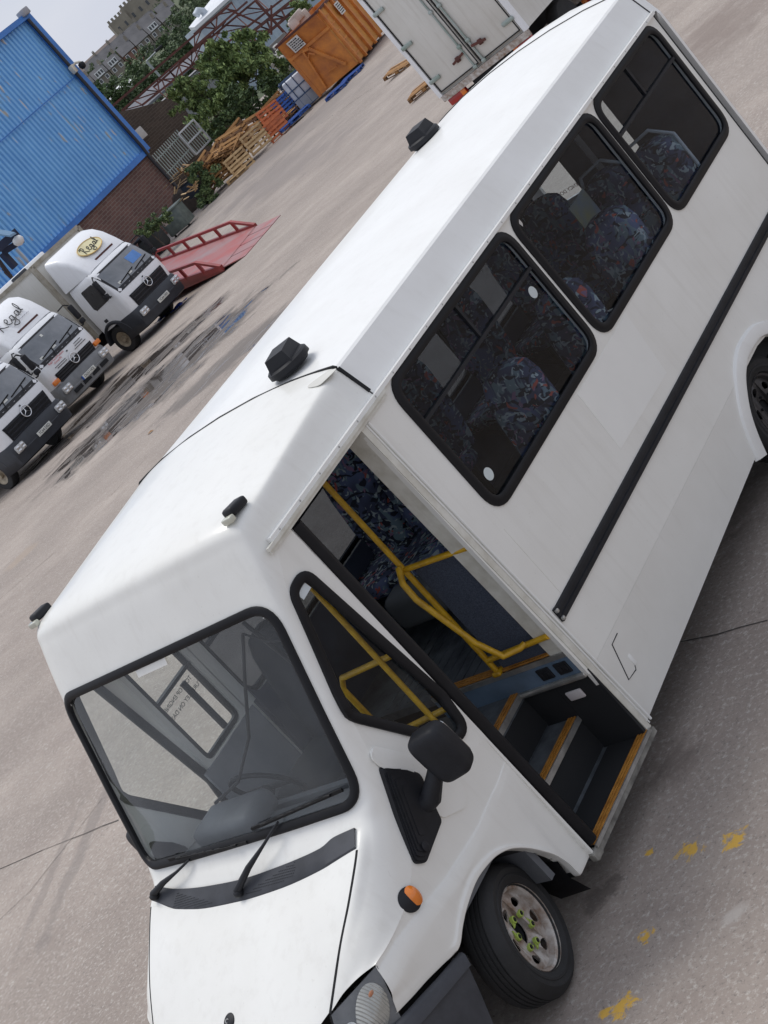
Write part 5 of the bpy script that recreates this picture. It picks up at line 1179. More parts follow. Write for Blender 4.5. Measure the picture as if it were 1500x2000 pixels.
# --- orange roll-on skip
SKIP = mat('orange_skip_paint', (.68, .25, .045), .6, col2=(.40, .13, .04), vs=1.6)
SKIP2 = mat('yellowed_orange_paint', (.62, .29, .06), .65, col2=(.42, .16, .04), vs=1.2)
s0 = gnd((632, 191)); s1 = gnd((701, 131)); sx = Vector((.953, .303, 0))
sk_ = thing('skip_container', 'large rusty orange steel skip with two white notices', 'skip'); place(sk_, s0, sx); SW, SH, SL = 2.4, 2.9, 6.4
gap = .22
m = MB(); m.box((SW/2, .06, gap+SH*.36), (SW, .08, SH*.72)); m.add([(0, .02, gap+SH*.72), (SW, .02, gap+SH*.72), (SW, -.28, gap+SH), (0, -.28, gap+SH), (0, .12, gap+SH*.72), (SW, .12, gap+SH*.72), (SW, -.18, gap+SH), (0, -.18, gap+SH)], [(0, 1, 2, 3), (7, 6, 5, 4), (0, 4, 5, 1), (2, 6, 7, 3), (0, 3, 7, 4), (1, 5, 6, 2)]); m.build('front_wall', SKIP, sk_, 0)
m = MB(); m.bar((-.05, -.02, gap+SH*.70), (SW+.05, -.02, gap+SH*.70), .12, .14); m.bar((.75, -.10, gap+SH*.68), (.45, -.10, gap+.05), .09, .14); m.bar((1.05, -.10, gap+SH*.66), (1.95, -.10, gap+.3), .09, .14); m.bar((.75, -.12, gap+SH*.68), (1.05, -.12, gap+SH*.66), .12)
m.tube([(.78, -.2, gap+SH*.55), (.95, -.24, gap+SH*.60), (1.12, -.2, gap+SH*.53)], .05, 8); m.bar((.95, -.1, gap+.55), (1.55, -.1, gap+.5), .05); m.build('hook_frame', SKIP, sk_, 0)
for s_, x in ((-1, 0), (1, SW)):
    m = MB(); m.box((x, SL/2, gap+SH/2), (.06, SL, SH)); m.build('side_wall', SKIP2 if s_ > 0 else SKIP, sk_, 0)
    for k in range(7): m = MB(); m.box((x+s_*.09, .12+(SL-.24)*k/6, gap+SH/2-.05), (.14, .14, SH+.1)); m.build('side_rib', SKIP, sk_, 0)
m = MB(); 
for k in range(6): m.box((SW+.10, .45, gap+.35+.42*k), (.10, .55, .045))
m.build('ladder_rung', SKIP, sk_, 0)
m = MB(); m.box((SW/2, SL, gap+SH/2), (SW, .06, SH)); m.box((SW/2, SL/2, gap), (SW, SL, .08)); m.build('rear_and_floor', SKIP, sk_, 0)
m = MB(); m.bar((-.08, -.25, gap+SH), (SW+.08, -.25, gap+SH), .1); m.bar((-.06, -.25, gap+SH), (-.06, SL, gap+SH), .12); m.bar((SW+.06, -.25, gap+SH), (SW+.06, SL, gap+SH), .12); m.build('top_rim', RUST, sk_, 0)
for (x, y, ax) in ((.80, -.24, 0), (SW+.20, 2.2, 1)):
    T = frame((x, y-.06, gap+SH*.84), (1, 0, 0), (0, -.25, 1)) if ax == 0 else frame((x, y, gap+SH*.78), (0, 1, 0), (0, 0, 1))
    m = MB(); m.add([T @ Vector(p) for p in ((-.34, -.30, 0), (.34, -.30, 0), (.34, .30, 0), (-.34, .30, 0), (-.34, -.30, -.02), (.34, -.30, -.02), (.34, .30, -.02), (-.34, .30, -.02))], [(0, 1, 2, 3), (7, 6, 5, 4), (0, 4, 5, 1), (1, 5, 6, 2), (2, 6, 7, 3), (3, 7, 4, 0)]); nb = m.build('notice', mat('notice_white', (.72, .70, .66), .6) if 'notice_white' not in bpy.data.materials else bpy.data.materials['notice_white'], sk_, 0)
    m = MB(); random.seed(8)
    for r_ in range(5):
        xx = -.26
        while xx < .24: w_ = random.uniform(.05, .14); m.box((xx+w_/2, .21-.105*r_, .004), (w_, .055, .004), T); xx += w_+.03
    m.build('notice_lines', PRINT, nb, 0)
WASTE = mat('pale_waste', (.62, .56, .50), .8, col2=(.4, .33, .28), vs=2); random.seed(2)
for i in range(5):
    m = MB(); m.rbox((random.uniform(.2, SW-.2), random.uniform(.3, 3), gap+SH+.15), (random.uniform(.5, .9), random.uniform(.3, .6), random.uniform(.2, .6)), .06, Matrix.Rotation(random.uniform(-.2, .2), 4, 'Y')); m.build('waste_sack', WASTE, sk_, 30)

# --- white box lorry seen from behind, and its neighbour
def rear_lorry(name, label, p0, p1, first=True):
    w = (p1-p0); w.z = 0; W_ = w.length; t = thing(name, label, 'lorry'); zg = gz(p0.x, p0.y); place(t, (p0.x, p0.y, zg), w)
    z0, H, LEN = p0.z-zg, 2.7, 6.6
    m = MB(); m.box((W_/2, LEN/2+.04, z0+H/2), (W_, LEN, H)); m.build('box_body', LBOX, t, 0)
    m = MB()
    for a, b in (((0, 0, z0), (0, 0, z0+H)), ((W_, 0, z0), (W_, 0, z0+H)), ((0, 0, z0+H), (W_, 0, z0+H))): m.bar(a, b, .10, .10)
    m.build('rear_frame', LCAB, t, 0); m = MB(); m.box((W_/2, 0, z0-.06), (W_, .12, .13)); m.build('rear_sill', STEEL, t, 0)
    if first:
        for s_ in (0, 1):
            x0, x1 = (.07, W_/2-.015) if s_ == 0 else (W_/2+.015, W_-.07)
            m = MB(); m.rbox(((x0+x1)/2, -.02, z0+H/2), (x1-x0, .05, H-.12), .012); d_ = m.build('rear_door', LBOX, t)
            m = MB(); m.plate([(x0+.01, z0+.07), (x1-.01, z0+.07), (x1-.01, z0+H-.07), (x0+.01, z0+H-.07)], [[(x0+.035, z0+.095), (x1-.035, z0+.095), (x1-.035, z0+H-.1), (x0+.035, z0+H-.1)]], .006, lambda u, v, w_: (u, -.052-w_-.006, v)); m.build('door_seal', RUBBER, d_, 0)
            xr = x1-.12 if s_ == 0 else x0+.10
            m = MB(); m.tube([(xr, -.075, z0+.03), (xr, -.075, z0+H-.03)], .022, 8)
            for zz in (.06, .55, 1.4, 2.2): m.rbox((xr, -.07, z0+zz), (.10, .06, .07), .015)
            m.build('locking_bar', GALV, d_); m = MB(); sg_ = -1 if s_ == 0 else 1
            m.bar((xr, -.10, z0+.42), (xr+sg_*.34, -.10, z0+.36), .04, .05); m.rbox((xr+sg_*.2, -.08, z0+.38), (.1, .05, .12), .02); m.build('door_handle', RUST, d_)
            xh = x0-.02 if s_ == 0 else x1+.02
            for zz in (.35, 1.2, 2.05, 2.5): m = MB(); m.rbox((xh+(.12 if s_ == 0 else -.12), -.07, z0+zz), (.30, .05, .085), .02); m.build('hinge', GALV, d_)
    else:
        m = MB(); m.rbox((W_*.5, -.03, z0+H*.5), (W_-.2, .05, H-.2), .02); m.build('roller_shutter', mat('pale_grey_shutter', (.55, .55, .55), .5), t)
        m = MB(); m.add([(.46, -.07, z0+.86), (.86, -.07, z0+.86), (.66, -.07, z0+.50), (.46, -.06, z0+.86), (.86, -.06, z0+.86), (.66, -.06, z0+.50)], [(0, 2, 1), (3, 4, 5), (0, 1, 4, 3), (1, 2, 5, 4), (2, 0, 3, 5)]); m.build('warning_triangle', REDL, t, 0)
    for x in ((.16, W_-.16) if first else (1.25, W_-.12)):
        m = MB(); m.rbox((x+(.12 if x < 1 else -.12), .05, z0-.20), (.50, .09, .16), .02); m.build('tail_lamp', REDL, t)
        m = MB(); m.rbox((x+(.30 if x < 1 else -.30), .045, z0-.20), (.13, .10, .155), .02); m.build('indicator', ORL, t)
    m = MB(); m.rbox((.34, .06, z0-.36), (.45, .04, .12), .01); m.build('number_plate', mat('yellow_plate', (.62, .48, .08), .5) if 'yellow_plate' not in bpy.data.materials else bpy.data.materials['yellow_plate'], t)
    m = MB(); m.box((W_/2, 3, z0-.2), (.9, 6, .3)); m.box((W_/2, .5, z0-.35), (W_-.4, .1, .2)); m.build('chassis', DARK, t, 0)
    for x in (.15, W_-.45):
        for yw in (1.8, 6.3): m = MB(); m.lathe([(0, 0), (.26, .02), (.28, .0), (.44, .0), (.46, .05), (.46, .25), (.42, .3), (0, .3)], 28, Matrix.Translation((x, yw, .46)) @ Matrix.Rotation(R(90), 4, 'Y')); m.build('wheel', TYRE, t, 40)
    m = MB(); m.rbox((W_/2, LEN+1.2, z0+.6), (W_-.1, 1.9, 2.2), .2); m.build('cab', LCAB, t)
    return t
q0, q1 = gnd((864, 188), 1.0), gnd((1023, 63), 1.0); q1.z = q0.z; q1 = q0+(q1-q0).normalized()*2.46
rear_lorry('box_lorry', 'white box lorry seen from behind with its rear doors shut, beyond the minibus roof', q0, q1)
wv = (q1-q0).normalized(); q2 = at((1000, 92), 38.8)
rear_lorry('box_lorry', 'second white lorry with a red warning triangle, at the top edge of the photo', q2, q2+wv*2.45, False)
# ------------------------------------------------------------------ trees, pallets and the far hillside
def leafm(name, c1, c2): 
    m = mat(name, c1, .65, col2=c2, vs=.9, island=.55, spec=.25); return m
LEAF = leafm('willow_leaf', (.23, .31, .11), (.06, .10, .035)); LEAFD = leafm('dark_leaf', (.09, .14, .055), (.028, .05, .022)); LEAFB = leafm('bush_leaf', (.19, .25, .10), (.05, .085, .038)); LEAFF = leafm('hazed_far_leaf', (.16, .205, .11), (.07, .10, .06))  # LEAFF is lightened so that distance haze sits in the leaf colour
BARK = mat('bark', (.10, .08, .06), .9, col2=(.05, .04, .03), vs=4)
def tree(name, label, base, crowns, leaf, n, size, seed, droop=.4, cat='tree', group=None, trunk=True):
    rg = random.Random(seed); t = thing(name, label, cat, base, rg.uniform(0, 6), group); I = local(t).inverted(); top = max(crowns, key=lambda c: c[0].z)
    if trunk:
        m = MB(); c0 = I @ top[0]; m.tube([(0, 0, -.3), (c0.x*.2, c0.y*.2, c0.z*.35), (c0.x*.7, c0.y*.7, c0.z*.75), c0], [max(.05, top[1]*.09), top[1]*.075, top[1]*.05, .02], 8)
        for c, r, sq in crowns:
            cc = I @ c
            for k in range(5):
                d = Vector((rg.gauss(0, 1), rg.gauss(0, 1), rg.uniform(.1, 1))).normalized()*r*.75; m.tube([(c0.x*.4, c0.y*.4, c0.z*.5), cc*.8+Vector((0, 0, -.05)), cc+d], [.05*r*.5, .035*r*.5, .008], 5)
        m.build('trunk', BARK, t, 60)
    V = []; Fc = []
    tot = sum(r**2 for _, r, _ in crowns)
    for c, r, sq in crowns:
        cc = I @ c; k = int(n*r*r/tot); lumps = [(Vector((rg.gauss(0, 1), rg.gauss(0, 1), rg.gauss(.2, 1)*sq)).normalized()*r*rg.uniform(.4, 1.08), r*rg.uniform(.16, .38)) for _ in range(13)]
        for i in range(k):
            lc, lr = lumps[rg.randrange(len(lumps))]; d = Vector((rg.gauss(0, 1), rg.gauss(0, 1), rg.gauss(0, 1))).normalized()*lr*rg.uniform(.2, 1.05)**.6
            p = cc+Vector((lc.x, lc.y, lc.z*sq))+Vector((d.x, d.y, d.z*.8))
            a = Vector((rg.gauss(0, 1), rg.gauss(0, 1), rg.gauss(-droop*1.6, .7))).normalized(); b = a.cross(Vector((rg.gauss(0, 1), rg.gauss(0, 1), rg.gauss(0, 1)))).normalized(); s_ = size*rg.uniform(.6, 1.4); w_ = s_*.20
            o = len(V); V += [p-a*s_*.5, p+b*w_, p+a*s_*.5, p-b*w_]; Fc.append((o, o+1, o+2, o+3))
    m = MB(); m.add(V, Fc); m.build('crown', leaf, t, 0); return t
def cr(q, D, r, sq=.8): return (at(q, D), r, sq)
def gb_(q, D): p = at(q, D); return Vector((p.x, p.y, gz(p.x, p.y)+(far_hill(fx.x*p.x+fx.y*p.y, 0))))
tree('willow_tree', 'bushy bright green willow behind the pallet heap and red roof frames', gb_((500, 190), 99), [cr((405, 112), 99, .9), cr((432, 98), 99, 1.0), cr((470, 90), 99, 1.1), cr((502, 100), 99, 1.0), cr((525, 122), 99, .85), cr((450, 128), 98, 1.3), cr((490, 138), 98, 1.3), cr((415, 140), 98, .9), cr((520, 152), 98, .8), cr((470, 165), 98, 1.1)], LEAF, 11000, .27, 1, .8)
tree('willow_tree', 'shorter green willow in front of the old brick wall', gb_((440, 240), 96), [cr((358, 172), 96, .8), cr((385, 172), 96, .9), cr((405, 190), 96, 1.1), cr((372, 200), 96, 1.0), cr((425, 212), 95.5, 1.2), cr((395, 225), 95.5, .9), cr((445, 190), 96, .9)], LEAF, 7500, .26, 2, .8)
tree('dark_shrub', 'dark green overgrown shrub behind the middle of the pallet heap', gb_((520, 235), 94), [cr((480, 205), 94, 1.3), cr((520, 185), 94.5, 1.1), cr((455, 240), 93.5, 1.05), cr((545, 170), 95, .8)], LEAFD, 5200, .24, 3, .3, 'shrub')
tree('dark_shrub', 'dark shrub filling the gap right of the bright steel gate', gb_((445, 275), 99), [cr((430, 255), 101, 1.0), cr((448, 240), 101, 1.0), cr((418, 262), 100.5, .7)], LEAFD, 3200, .24, 31, .3, 'shrub')
tree('leafy_shrub', 'light green shrub showing over the rim of the orange skip', gb_((620, 90), 116), [cr((590, 25), 116, 1.2), cr((605, 48), 116, .9), cr((578, 45), 117, .7)], LEAF, 2600, .26, 4, .3, 'shrub')
tree('leafy_shrub', 'weedy shrub between the grey slab and the orange skip', gb_((590, 165), 100), [cr((560, 135), 100, .75), cr((575, 150), 99, .7), cr((585, 120), 101, .5)], LEAFB, 1900, .2, 5, .2, 'shrub')
tree('leafy_shrub', 'grey green bush at the near end of the pallet heap', gb_((405, 398), 82), [cr((395, 345), 82, .72), cr((412, 368), 82, .7), cr((385, 325), 82.3, .5), cr((400, 383), 81.8, .55)], LEAFB, 3800, .17, 6, .2, 'shrub', trunk=True)
tree('leafy_shrub', 'low green weeds growing over the dark bin by the brick base', gb_((310, 465), 76), [cr((285, 448), 76, .55), cr((300, 440), 76, .5), cr((318, 428), 76.5, .45)], LEAFB, 2100, .15, 7, .2, 'shrub')

# pallets
def pallet_mb(nt_=6, gap=.5):
    m = MB()
    for i in range(nt_): m.box((0, -.5+.05+i*.9/(nt_-1), .133), (1.2, .9/(nt_-1)*.56, .022))
    for x in (-.53, 0, .53): m.box((x, 0, .111), (.10, 1.0, .022))
    for x in (-.53, 0, .53):
        for y in (-.45, 0, .45): m.box((x, y, .06), (.13, .12, .08))
    for y in (-.45, 0, .45): m.box((0, y, .011), (1.2, .10, .022))
    return m
protos = {k: pallet_mb().build('wooden_pallet', mm, None, 0).data for k, mm in (('w', WOOD), ('n', WOODN), ('o', OPAL), ('b', BPAL))}
for o in [o for o in bpy.data.objects if o.name.startswith('wooden_pallet')]: bpy.data.objects.remove(o)
def pallet(q, h, rot, kind, label, D=None, group='pallets heaped along the yard edge'):
    p = gnd(q) if D is None else at(q, D); o = bpy.data.objects.new('wooden_pallet', protos[kind]); COL.objects.link(o)
    if D is None: p = p+Vector((0, 0, h))
    o.location = p; o.rotation_euler = tuple(R(a) for a in rot); return tag(o, label, 'pallet', group)
HEAP = 'wooden pallet in the tumbled brown heap beside the green shrubs'
random.seed(21)
Dh = 84
base = [(408, 352), (425, 338), (442, 322), (458, 308), (472, 296)]
for i, q in enumerate(base):
    for k in range(5):
        up = k*.15; qq = (q[0]-up*26+random.uniform(-3, 3), q[1]-up*30+random.uniform(-3, 3))
        pallet(qq, 0, (random.choice((0, 62, 75, -20))+random.uniform(-16, 16), random.uniform(-24, 24), 48+random.uniform(-40, 40)), 'w', HEAP, Dh+random.uniform(-.6, .9))
for i, (q, rot, d) in enumerate((((418, 318), (60, 10, 30), 84.5), ((432, 300), (55, -15, 60), 84.8), ((452, 278), (66, 8, 48), 84.4), ((466, 262), (70, -8, 40), 84.6), ((486, 255), (62, 12, 55), 84.6), ((474, 280), (30, 20, 50), 83.8), ((446, 300), (40, -24, 70), 83.6), ((500, 246), (72, 10, 48), 85))):
    pallet(q, 0, rot, 'w', HEAP, d)
for i in range(16):
    u = i/15; q = (530+75*u+random.uniform(-8, 8), 255-72*u+random.uniform(-10, 12)-14*(i % 3))
    pallet(q, 0, (random.choice((8, 70, 80, 15))+random.uniform(-8, 8), random.uniform(-18, 18), 48+random.uniform(-30, 30)), 'w', 'wooden pallet in the broken heap beside the blue cages', 85+random.uniform(-.7, .8))
pallet((500, 272), 0, (78, 0, 40), 'n', 'pale new pallet leaning upright in front of the orange pallets', 82.6)
pallet((540, 252), 0, (76, 0, 47), 'o', 'orange painted pallet leaning on its edge beside the pale pallet', 83.2)
pallet((531, 226), 0, (74, 4, 50), 'o', 'orange pallet behind and above the other orange one', 84.0)
for q, d in (((568, 243), 83), ((586, 225), 83.2)): pallet(q, 0, (0, 0, 50), 'b', 'blue pallet lying flat under the broken heap', d)
pallet((560, 205), 0, (62, 0, 50), 'b', 'blue pallet standing among the broken brown pallets', 84.6)
pallet((466, 345), .02, (0, 0, 42), 'n', 'pale pallet lying alone on the concrete in front of the heap')
pallet((468, 318), .10, (70, 0, 42), 'n', 'narrow pale pallet propped at the foot of the brown heap', 82.4)
for i, q in enumerate(((662, 178), (690, 150))): pallet(q, .02, (0, 0, 20), 'b', 'blue pallet lying along the foot of the orange skip', group='blue pallets by the skip')
pallet((786, 137), .05, (0, 8, 10), 'w', 'brown pallet on the ground left of the white lorry doors'); pallet((838, 172), .05, (0, 0, 20), 'w', 'brown pallet half hidden by the corner of the white lorry')
m = MB(); random.seed(5)
bp0 = gnd((345, 345))
pk = thing('broken_planks', 'broken pale planks dumped beside the fence and the bush', 'planks', at((352, 352), 84))
m = MB()
for i in range(16):
    a = Vector((random.gauss(0, .45), random.gauss(0, .45), random.uniform(-.2, .35))); d = Vector((random.gauss(0, 1), random.gauss(0, 1), random.gauss(0, .5))).normalized()*random.uniform(.3, .7); m.bar(a-d/2, a+d/2, .10, .025)
m.build('plank_pile', WOODN, pk, 0)
pk2 = thing('broken_planks', 'splintered planks on the low earth bank behind the grey bin', 'planks', at((375, 375), 80))
m = MB()
for i in range(12):
    a = Vector((random.gauss(0, .4), random.gauss(0, .4), random.uniform(-.1, .25))); d = Vector((random.gauss(0, 1), random.gauss(0, 1), random.gauss(0, .4))).normalized()*random.uniform(.3, .8); m.bar(a-d/2, a+d/2, .09, .025)
m.build('plank_pile', WOODN, pk2, 0)
bank = tag(MB().build('earth_bank', mat('dark_earth', (.075, .055, .045), .95, col2=(.035, .028, .022), vs=3)), 'low dark earth bank below the bush', 'bank'); 
bq = gnd((385, 405)); place(bank, bq, RTV); m = MB(); m.grid([[(x*1.1, y*.8, (1-abs(x)**3)*(1-abs(y)**3)*1.25+.06*math.sin(9*x+5*y)) for x in np.linspace(-1, 1, 14)] for y in np.linspace(-1, 1, 10)]); k = m.build('t', bank.data.materials[0], None, 40); bank.data = k.data; bpy.data.objects.remove(k); bank.data.name = 'earth_bank'
BING = mat('grey_green_bin', (.16, .19, .17), .6, col2=(.09, .11, .10), vs=4)
bn_ = thing('waste_bin', 'grey green square waste bin with a pale label at the brick base', 'bin'); place(bn_, gnd((362, 447)), Vector((.953, .303, 0)))
m = MB(); m.rbox((0, 0, .58), (1.15, .9, .95), .05); m.build('bin_body', BING, bn_); m = MB(); m.rbox((0, 0, 1.10), (1.22, .98, .10), .03); m.build('lid', BING, bn_); m = MB(); m.box((-.30, -.455, .82), (.34, .012, .30)); m.build('label', mat('bin_label', (.62, .50, .42), .6), bn_, 0)
m = MB()
for x in (-.45, .45):
    m.rbox((x, -.3, .06), (.08, .12, .12), .02)
m.build('castor', RUBBER, bn_)
bd_ = thing('waste_bin', 'dark rounded waste bin under weeds beside the grey green bin', 'bin'); place(bd_, gnd((318, 492)), Vector((.953, .303, 0)))
m = MB(); m.rbox((0, 0, .55), (1.15, .9, 1.0), .22, seg=4); m.build('bin_body', mat('dark_bin', (.022, .024, .022), .7), bd_); m = MB(); m.rbox((0, -.02, 1.08), (1.2, .95, .12), .05); m.build('lid', BLACKP, bd_)
bx = thing('blue_tub', 'dark blue plastic tub behind the bush and planks', 'tub', at((372, 358), 83)); m = MB(); m.rbox((0, 0, -.2), (.9, .7, .75), .1); m.build('tub_body', mat('navy_plastic', (.025, .035, .05), .6), bx); m = MB(); m.tube([(-.45, -.35, .17), (.45, -.35, .17), (.45, .35, .17), (-.45, .35, .17)], .03, 6, closed=True); m.build('rim', BLACKP, bx)
for q in ((352, 600), (322, 622)):
    p = gnd(q); r_ = thing('blue_rag', 'crumpled blue plastic scrap on the wet ground under the lorry bumper', 'litter', p, group='blue scraps under the lorry'); m = MB(); random.seed(int(q[0])); m.grid([[(x*.32, y*.22, .05+.06*random.random()) for x in np.linspace(-1, 1, 7)] for y in np.linspace(-1, 1, 6)]); o = m.build('crumpled_sheet', mat('blue_sheet', (.02, .05, .30), .4) if 'blue_sheet' not in bpy.data.materials else bpy.data.materials['blue_sheet'], r_, 60)
lf = gnd((288, 850)); tag(MB().build('dead_leaf', mat('brown_leaf', (.30, .16, .06), .8)), 'dry brown leaf lying on the concrete beyond the minibus roof', 'leaf'); o = bpy.data.objects['dead_leaf']; m = MB(); m.add([(0, 0, .01), (.12, .05, .04), (.26, .0, .02), (.12, -.06, .03)], [(0, 1, 2, 3)]); k = m.build('t', o.data.materials[0], None, 0); o.data = k.data; bpy.data.objects.remove(k); o.location = lf
# tank in a blue cage
tk = thing('liquid_tank', 'white liquid tank in a blue cage between pallet heap and skip', 'tank'); place(tk, at((618, 205), 84.5)+Vector((0, 0, 0)), Vector((.80, .6, 0))); tk.location.z = gz(tk.location.x, tk.location.y)
m = MB(); m.rbox((0, 0, 1.15), (1.3, 1.0, 1.0), .12); m.build('tank_body', mat('tank_white', (.62, .66, .72), .4), tk); m = MB()
for z in (.15, .7, 1.15, 1.7): m.tube([(-.75, -.55, z), (.75, -.55, z), (.75, .55, z), (-.75, .55, z)], .03, 6, closed=True)
for x in (-.75, -.4, 0, .4, .75):
    for y in (-.55, .55): m.tube([(x, y, .1), (x, y, 1.75)], .025, 6)
m.build('cage', mat('blue_cage', (.03, .07, .16), .5), tk); m = MB(); m.box((0, -.56, .42), (1.3, .02, .5)); m.build('front_panel', mat('grey_panel', (.30, .32, .36), .6), tk, 0)
sb = thing('grey_slab', 'grey concrete slab wall standing left of the orange skip', 'wall'); pp = [at(q, 108) for q in ((520, 96), (556, 62), (592, 100), (560, 142))]; place(sb, (pp[0].x, pp[0].y, 0), RTV); Iv = local(sb).inverted(); pl = [Iv @ p for p in pp]; m = MB(); m.plate([(p.x, p.z) for p in pl[::-1]]+[], th=.35, fn=lambda u, v, w: (u, -w, v)); m.add([(pl[0].x, 0, pl[0].z), (pl[2].x+.5, 0, pl[0].z-1.2), (pl[2].x+.5, 0, -3), (pl[0].x, 0, -3), (pl[0].x, .35, pl[0].z), (pl[2].x+.5, .35, pl[0].z-1.2), (pl[2].x+.5, .35, -3), (pl[0].x, .35, -3)], [(0, 3, 2, 1), (4, 5, 6, 7), (0, 1, 5, 4)]); m.build('slab', mat('grey_render', (.22, .22, .21), .9, col2=(.15, .15, .145), vs=1), sb, 0)
m = MB(); random.seed(9)
for i in range(46):
    p = at((548+random.gauss(0, 13), 122+random.gauss(0, 13)), 103+random.uniform(-1.5, 1.5)); s_ = random.uniform(.15, .5); m.rbox(p, (s_, s_*.8, s_*.7), s_*.18, None, seg=1)
tag(m.build('rubble_heap', mat('pale_rubble', (.58, .57, .54), .9, col2=(.36, .35, .33), vs=2), None, 20), 'heap of pale broken rubble left of the skip', 'rubble', kind='stuff')

# --- rusty roof trusses of the demolished shed
def truss(label, ca, cb, Da, Db, n=7, r=.07, cat='roof truss'):
    t = thing('roof_truss', label, cat, at(ca[0], Da[0]), group='rusty roof trusses'); o = t.location; P = lambda q, D: at(q, D)-o
    a = [P(ca[0], Da[0]).lerp(P(ca[1], Da[1]), i/n) for i in range(n+1)]; b = [P(cb[0], Db[0]).lerp(P(cb[1], Db[1]), i/n) for i in range(n+1)]
    m = MB(); m.bar(a[0], a[-1], r*1.9); m.build('top_chord', RUST, t, 0); m = MB(); m.bar(b[0], b[-1], r*1.9); m.build('bottom_chord', RUST, t, 0)
    m = MB()
    for i in range(n):
        m.bar(a[i], b[i+1] if i % 2 else b[i], r); m.bar(a[i+1], b[i] if i % 2 == 0 else b[i+1], r)
    m.build('web_bars', RUST, t, 0)
truss('long rusty lattice truss rising from the old wall towards the grey shed', ((238, 216), (440, 42)), ((278, 205), (420, 92)), (112, 118), (112, 118), 9)
truss('rusty truss whose lower chord reaches into the willow leaves', ((300, 170), (412, 70)), ((330, 195), (445, 98)), (116, 120), (115, 119), 7)
truss('rusty truss crossing in front of the grey shed wall', ((380, 66), (452, 5)), ((380, 92), (482, 4)), (112, 118), (112, 118), 5)
truss('rusty truss with long diagonals in front of the shed', ((398, 85), (522, -18)), ((442, 85), (565, -12)), (114, 120), (113, 119), 6)
truss('lowest rusty truss lying along the top of the grey slab', ((478, 74), (590, -14)), ((500, 84), (612, -12)), (113, 119), (113, 119), 8, .10)
pu = thing('steel_beam', 'single thin dark steel beam above the lattice trusses', 'beam', at((220, 207), 113)); m = MB(); m.bar((0, 0, 0), at((446, 12), 119)-pu.location, .14); m.build('beam', RUST, pu, 0)
for (a, b, lb) in (((498, 0), (572, 82), 'rusty post slanting down past the grey slab'), ((445, 18), (512, 48), 'rusty rafter linking two trusses by the shed'), ((530, 10), (530, 68), 'short upright rusty tie by the lowest truss'), ((470, 58), (478, 98), 'rusty stanchion rising out of the willow')):
    p0 = at(a, 112); t_ = thing('steel_strut', lb, 'strut', p0); m = MB(); m.bar((0, 0, 0), at(b, 112)-p0, .13); m.build('strut', RUST, t_, 0)

# --- grey clad shed
sh = thing('metal_shed', 'pale blue grey clad metal shed behind the trusses', 'shed'); CLAD = mat('grey_blue_sheet', (.42, .50, .58), .45, col2=(.30, .37, .45), vs=.35); SR = mat('white_sheet_roof', (.72, .74, .76), .5, col2=(.60, .62, .65), vs=.4)
sh0 = at((383, 50), 132); place(sh, (sh0.x, sh0.y, 0), RTV); Iv = local(sh).inverted(); c0 = Iv @ at((383, 50), 132); c1 = Iv @ at((560, -95), 132); zt = c0.z
m = MB(); x = c0.x
G = []
while x < c0.x+14: G += [(x, 0), (x+.3, 0), (x+.36, -.05), (x+.62, -.05), (x+.68, 0)]; x += .7
m.grid([[(a, d, z) for a, d in G] for z in (zt, -3)]); m.box((c0.x+7, 6, (zt-3)/2), (14, 11.8, zt+2.9)); m.build('wall', CLAD, sh, 0)
m = MB(); e0 = Iv @ at((417, -2), 144); m.add([(c0.x-.2, -.3, zt), (c0.x+14.3, -.3, zt), (c0.x+14.3, 12, zt+2.4), (c0.x-.2, 3, zt+.25), (c0.x-.2, -.3, zt-.25), (c0.x+14.3, -.3, zt-.25), (c0.x+14.3, 12, zt+2.15), (c0.x-.2, 3, zt+.0)], [(0, 1, 2, 3), (7, 6, 5, 4), (0, 4, 5, 1), (1, 5, 6, 2), (2, 6, 7, 3), (3, 7, 4, 0)]); m.build('roof', SR, sh, 0)
m = MB(); vp = Iv @ at((392, 22), 134); m.tube([(vp.x, .8, zt+.1), (vp.x, .8, vp.z-.1), (vp.x-.25, .7, vp.z+.15), (vp.x-.6, .6, vp.z)], .28, 10); m.build('vent_pipe', mat('pale_pipe', (.50, .56, .62), .5), sh, 60)
sf = thing('metal_shed', 'low grey sheet roofed shed half hidden behind the rusty trusses', 'shed'); s0_ = at((262, 225), 150); place(sf, (s0_.x, s0_.y, 0), RTV); Iv = local(sf).inverted()
a0, a1 = Iv @ at((258, 222), 150), Iv @ at((420, 78), 150)
m = MB(); w_ = a1.x-a0.x; m.box((a0.x+w_/2, 5, (a0.z-3)/2-.5), (w_, 10, a0.z+2)); m.build('wall', mat('dull_render', (.30, .30, .31), .8), sf, 0); m = MB(); zz = a0.z-.3
m.add([(a0.x-.3, -.4, zz), (a0.x+w_+.3, -.4, zz), (a0.x+w_+.3, 6, zz+.8), (a0.x-.3, 6, zz+.8), (a0.x-.3, -.4, zz-.2), (a0.x+w_+.3, -.4, zz-.2), (a0.x+w_+.3, 6, zz+.6), (a0.x-.3, 6, zz+.6)], [(0, 1, 2, 3), (7, 6, 5, 4), (0, 4, 5, 1), (1, 5, 6, 2), (2, 6, 7, 3), (3, 7, 4, 0)]); m.build('roof', mat('grey_slate_roof', (.19, .195, .215), .8, col2=(.14, .145, .16), vs=.6, spec=.1), sf, 0)

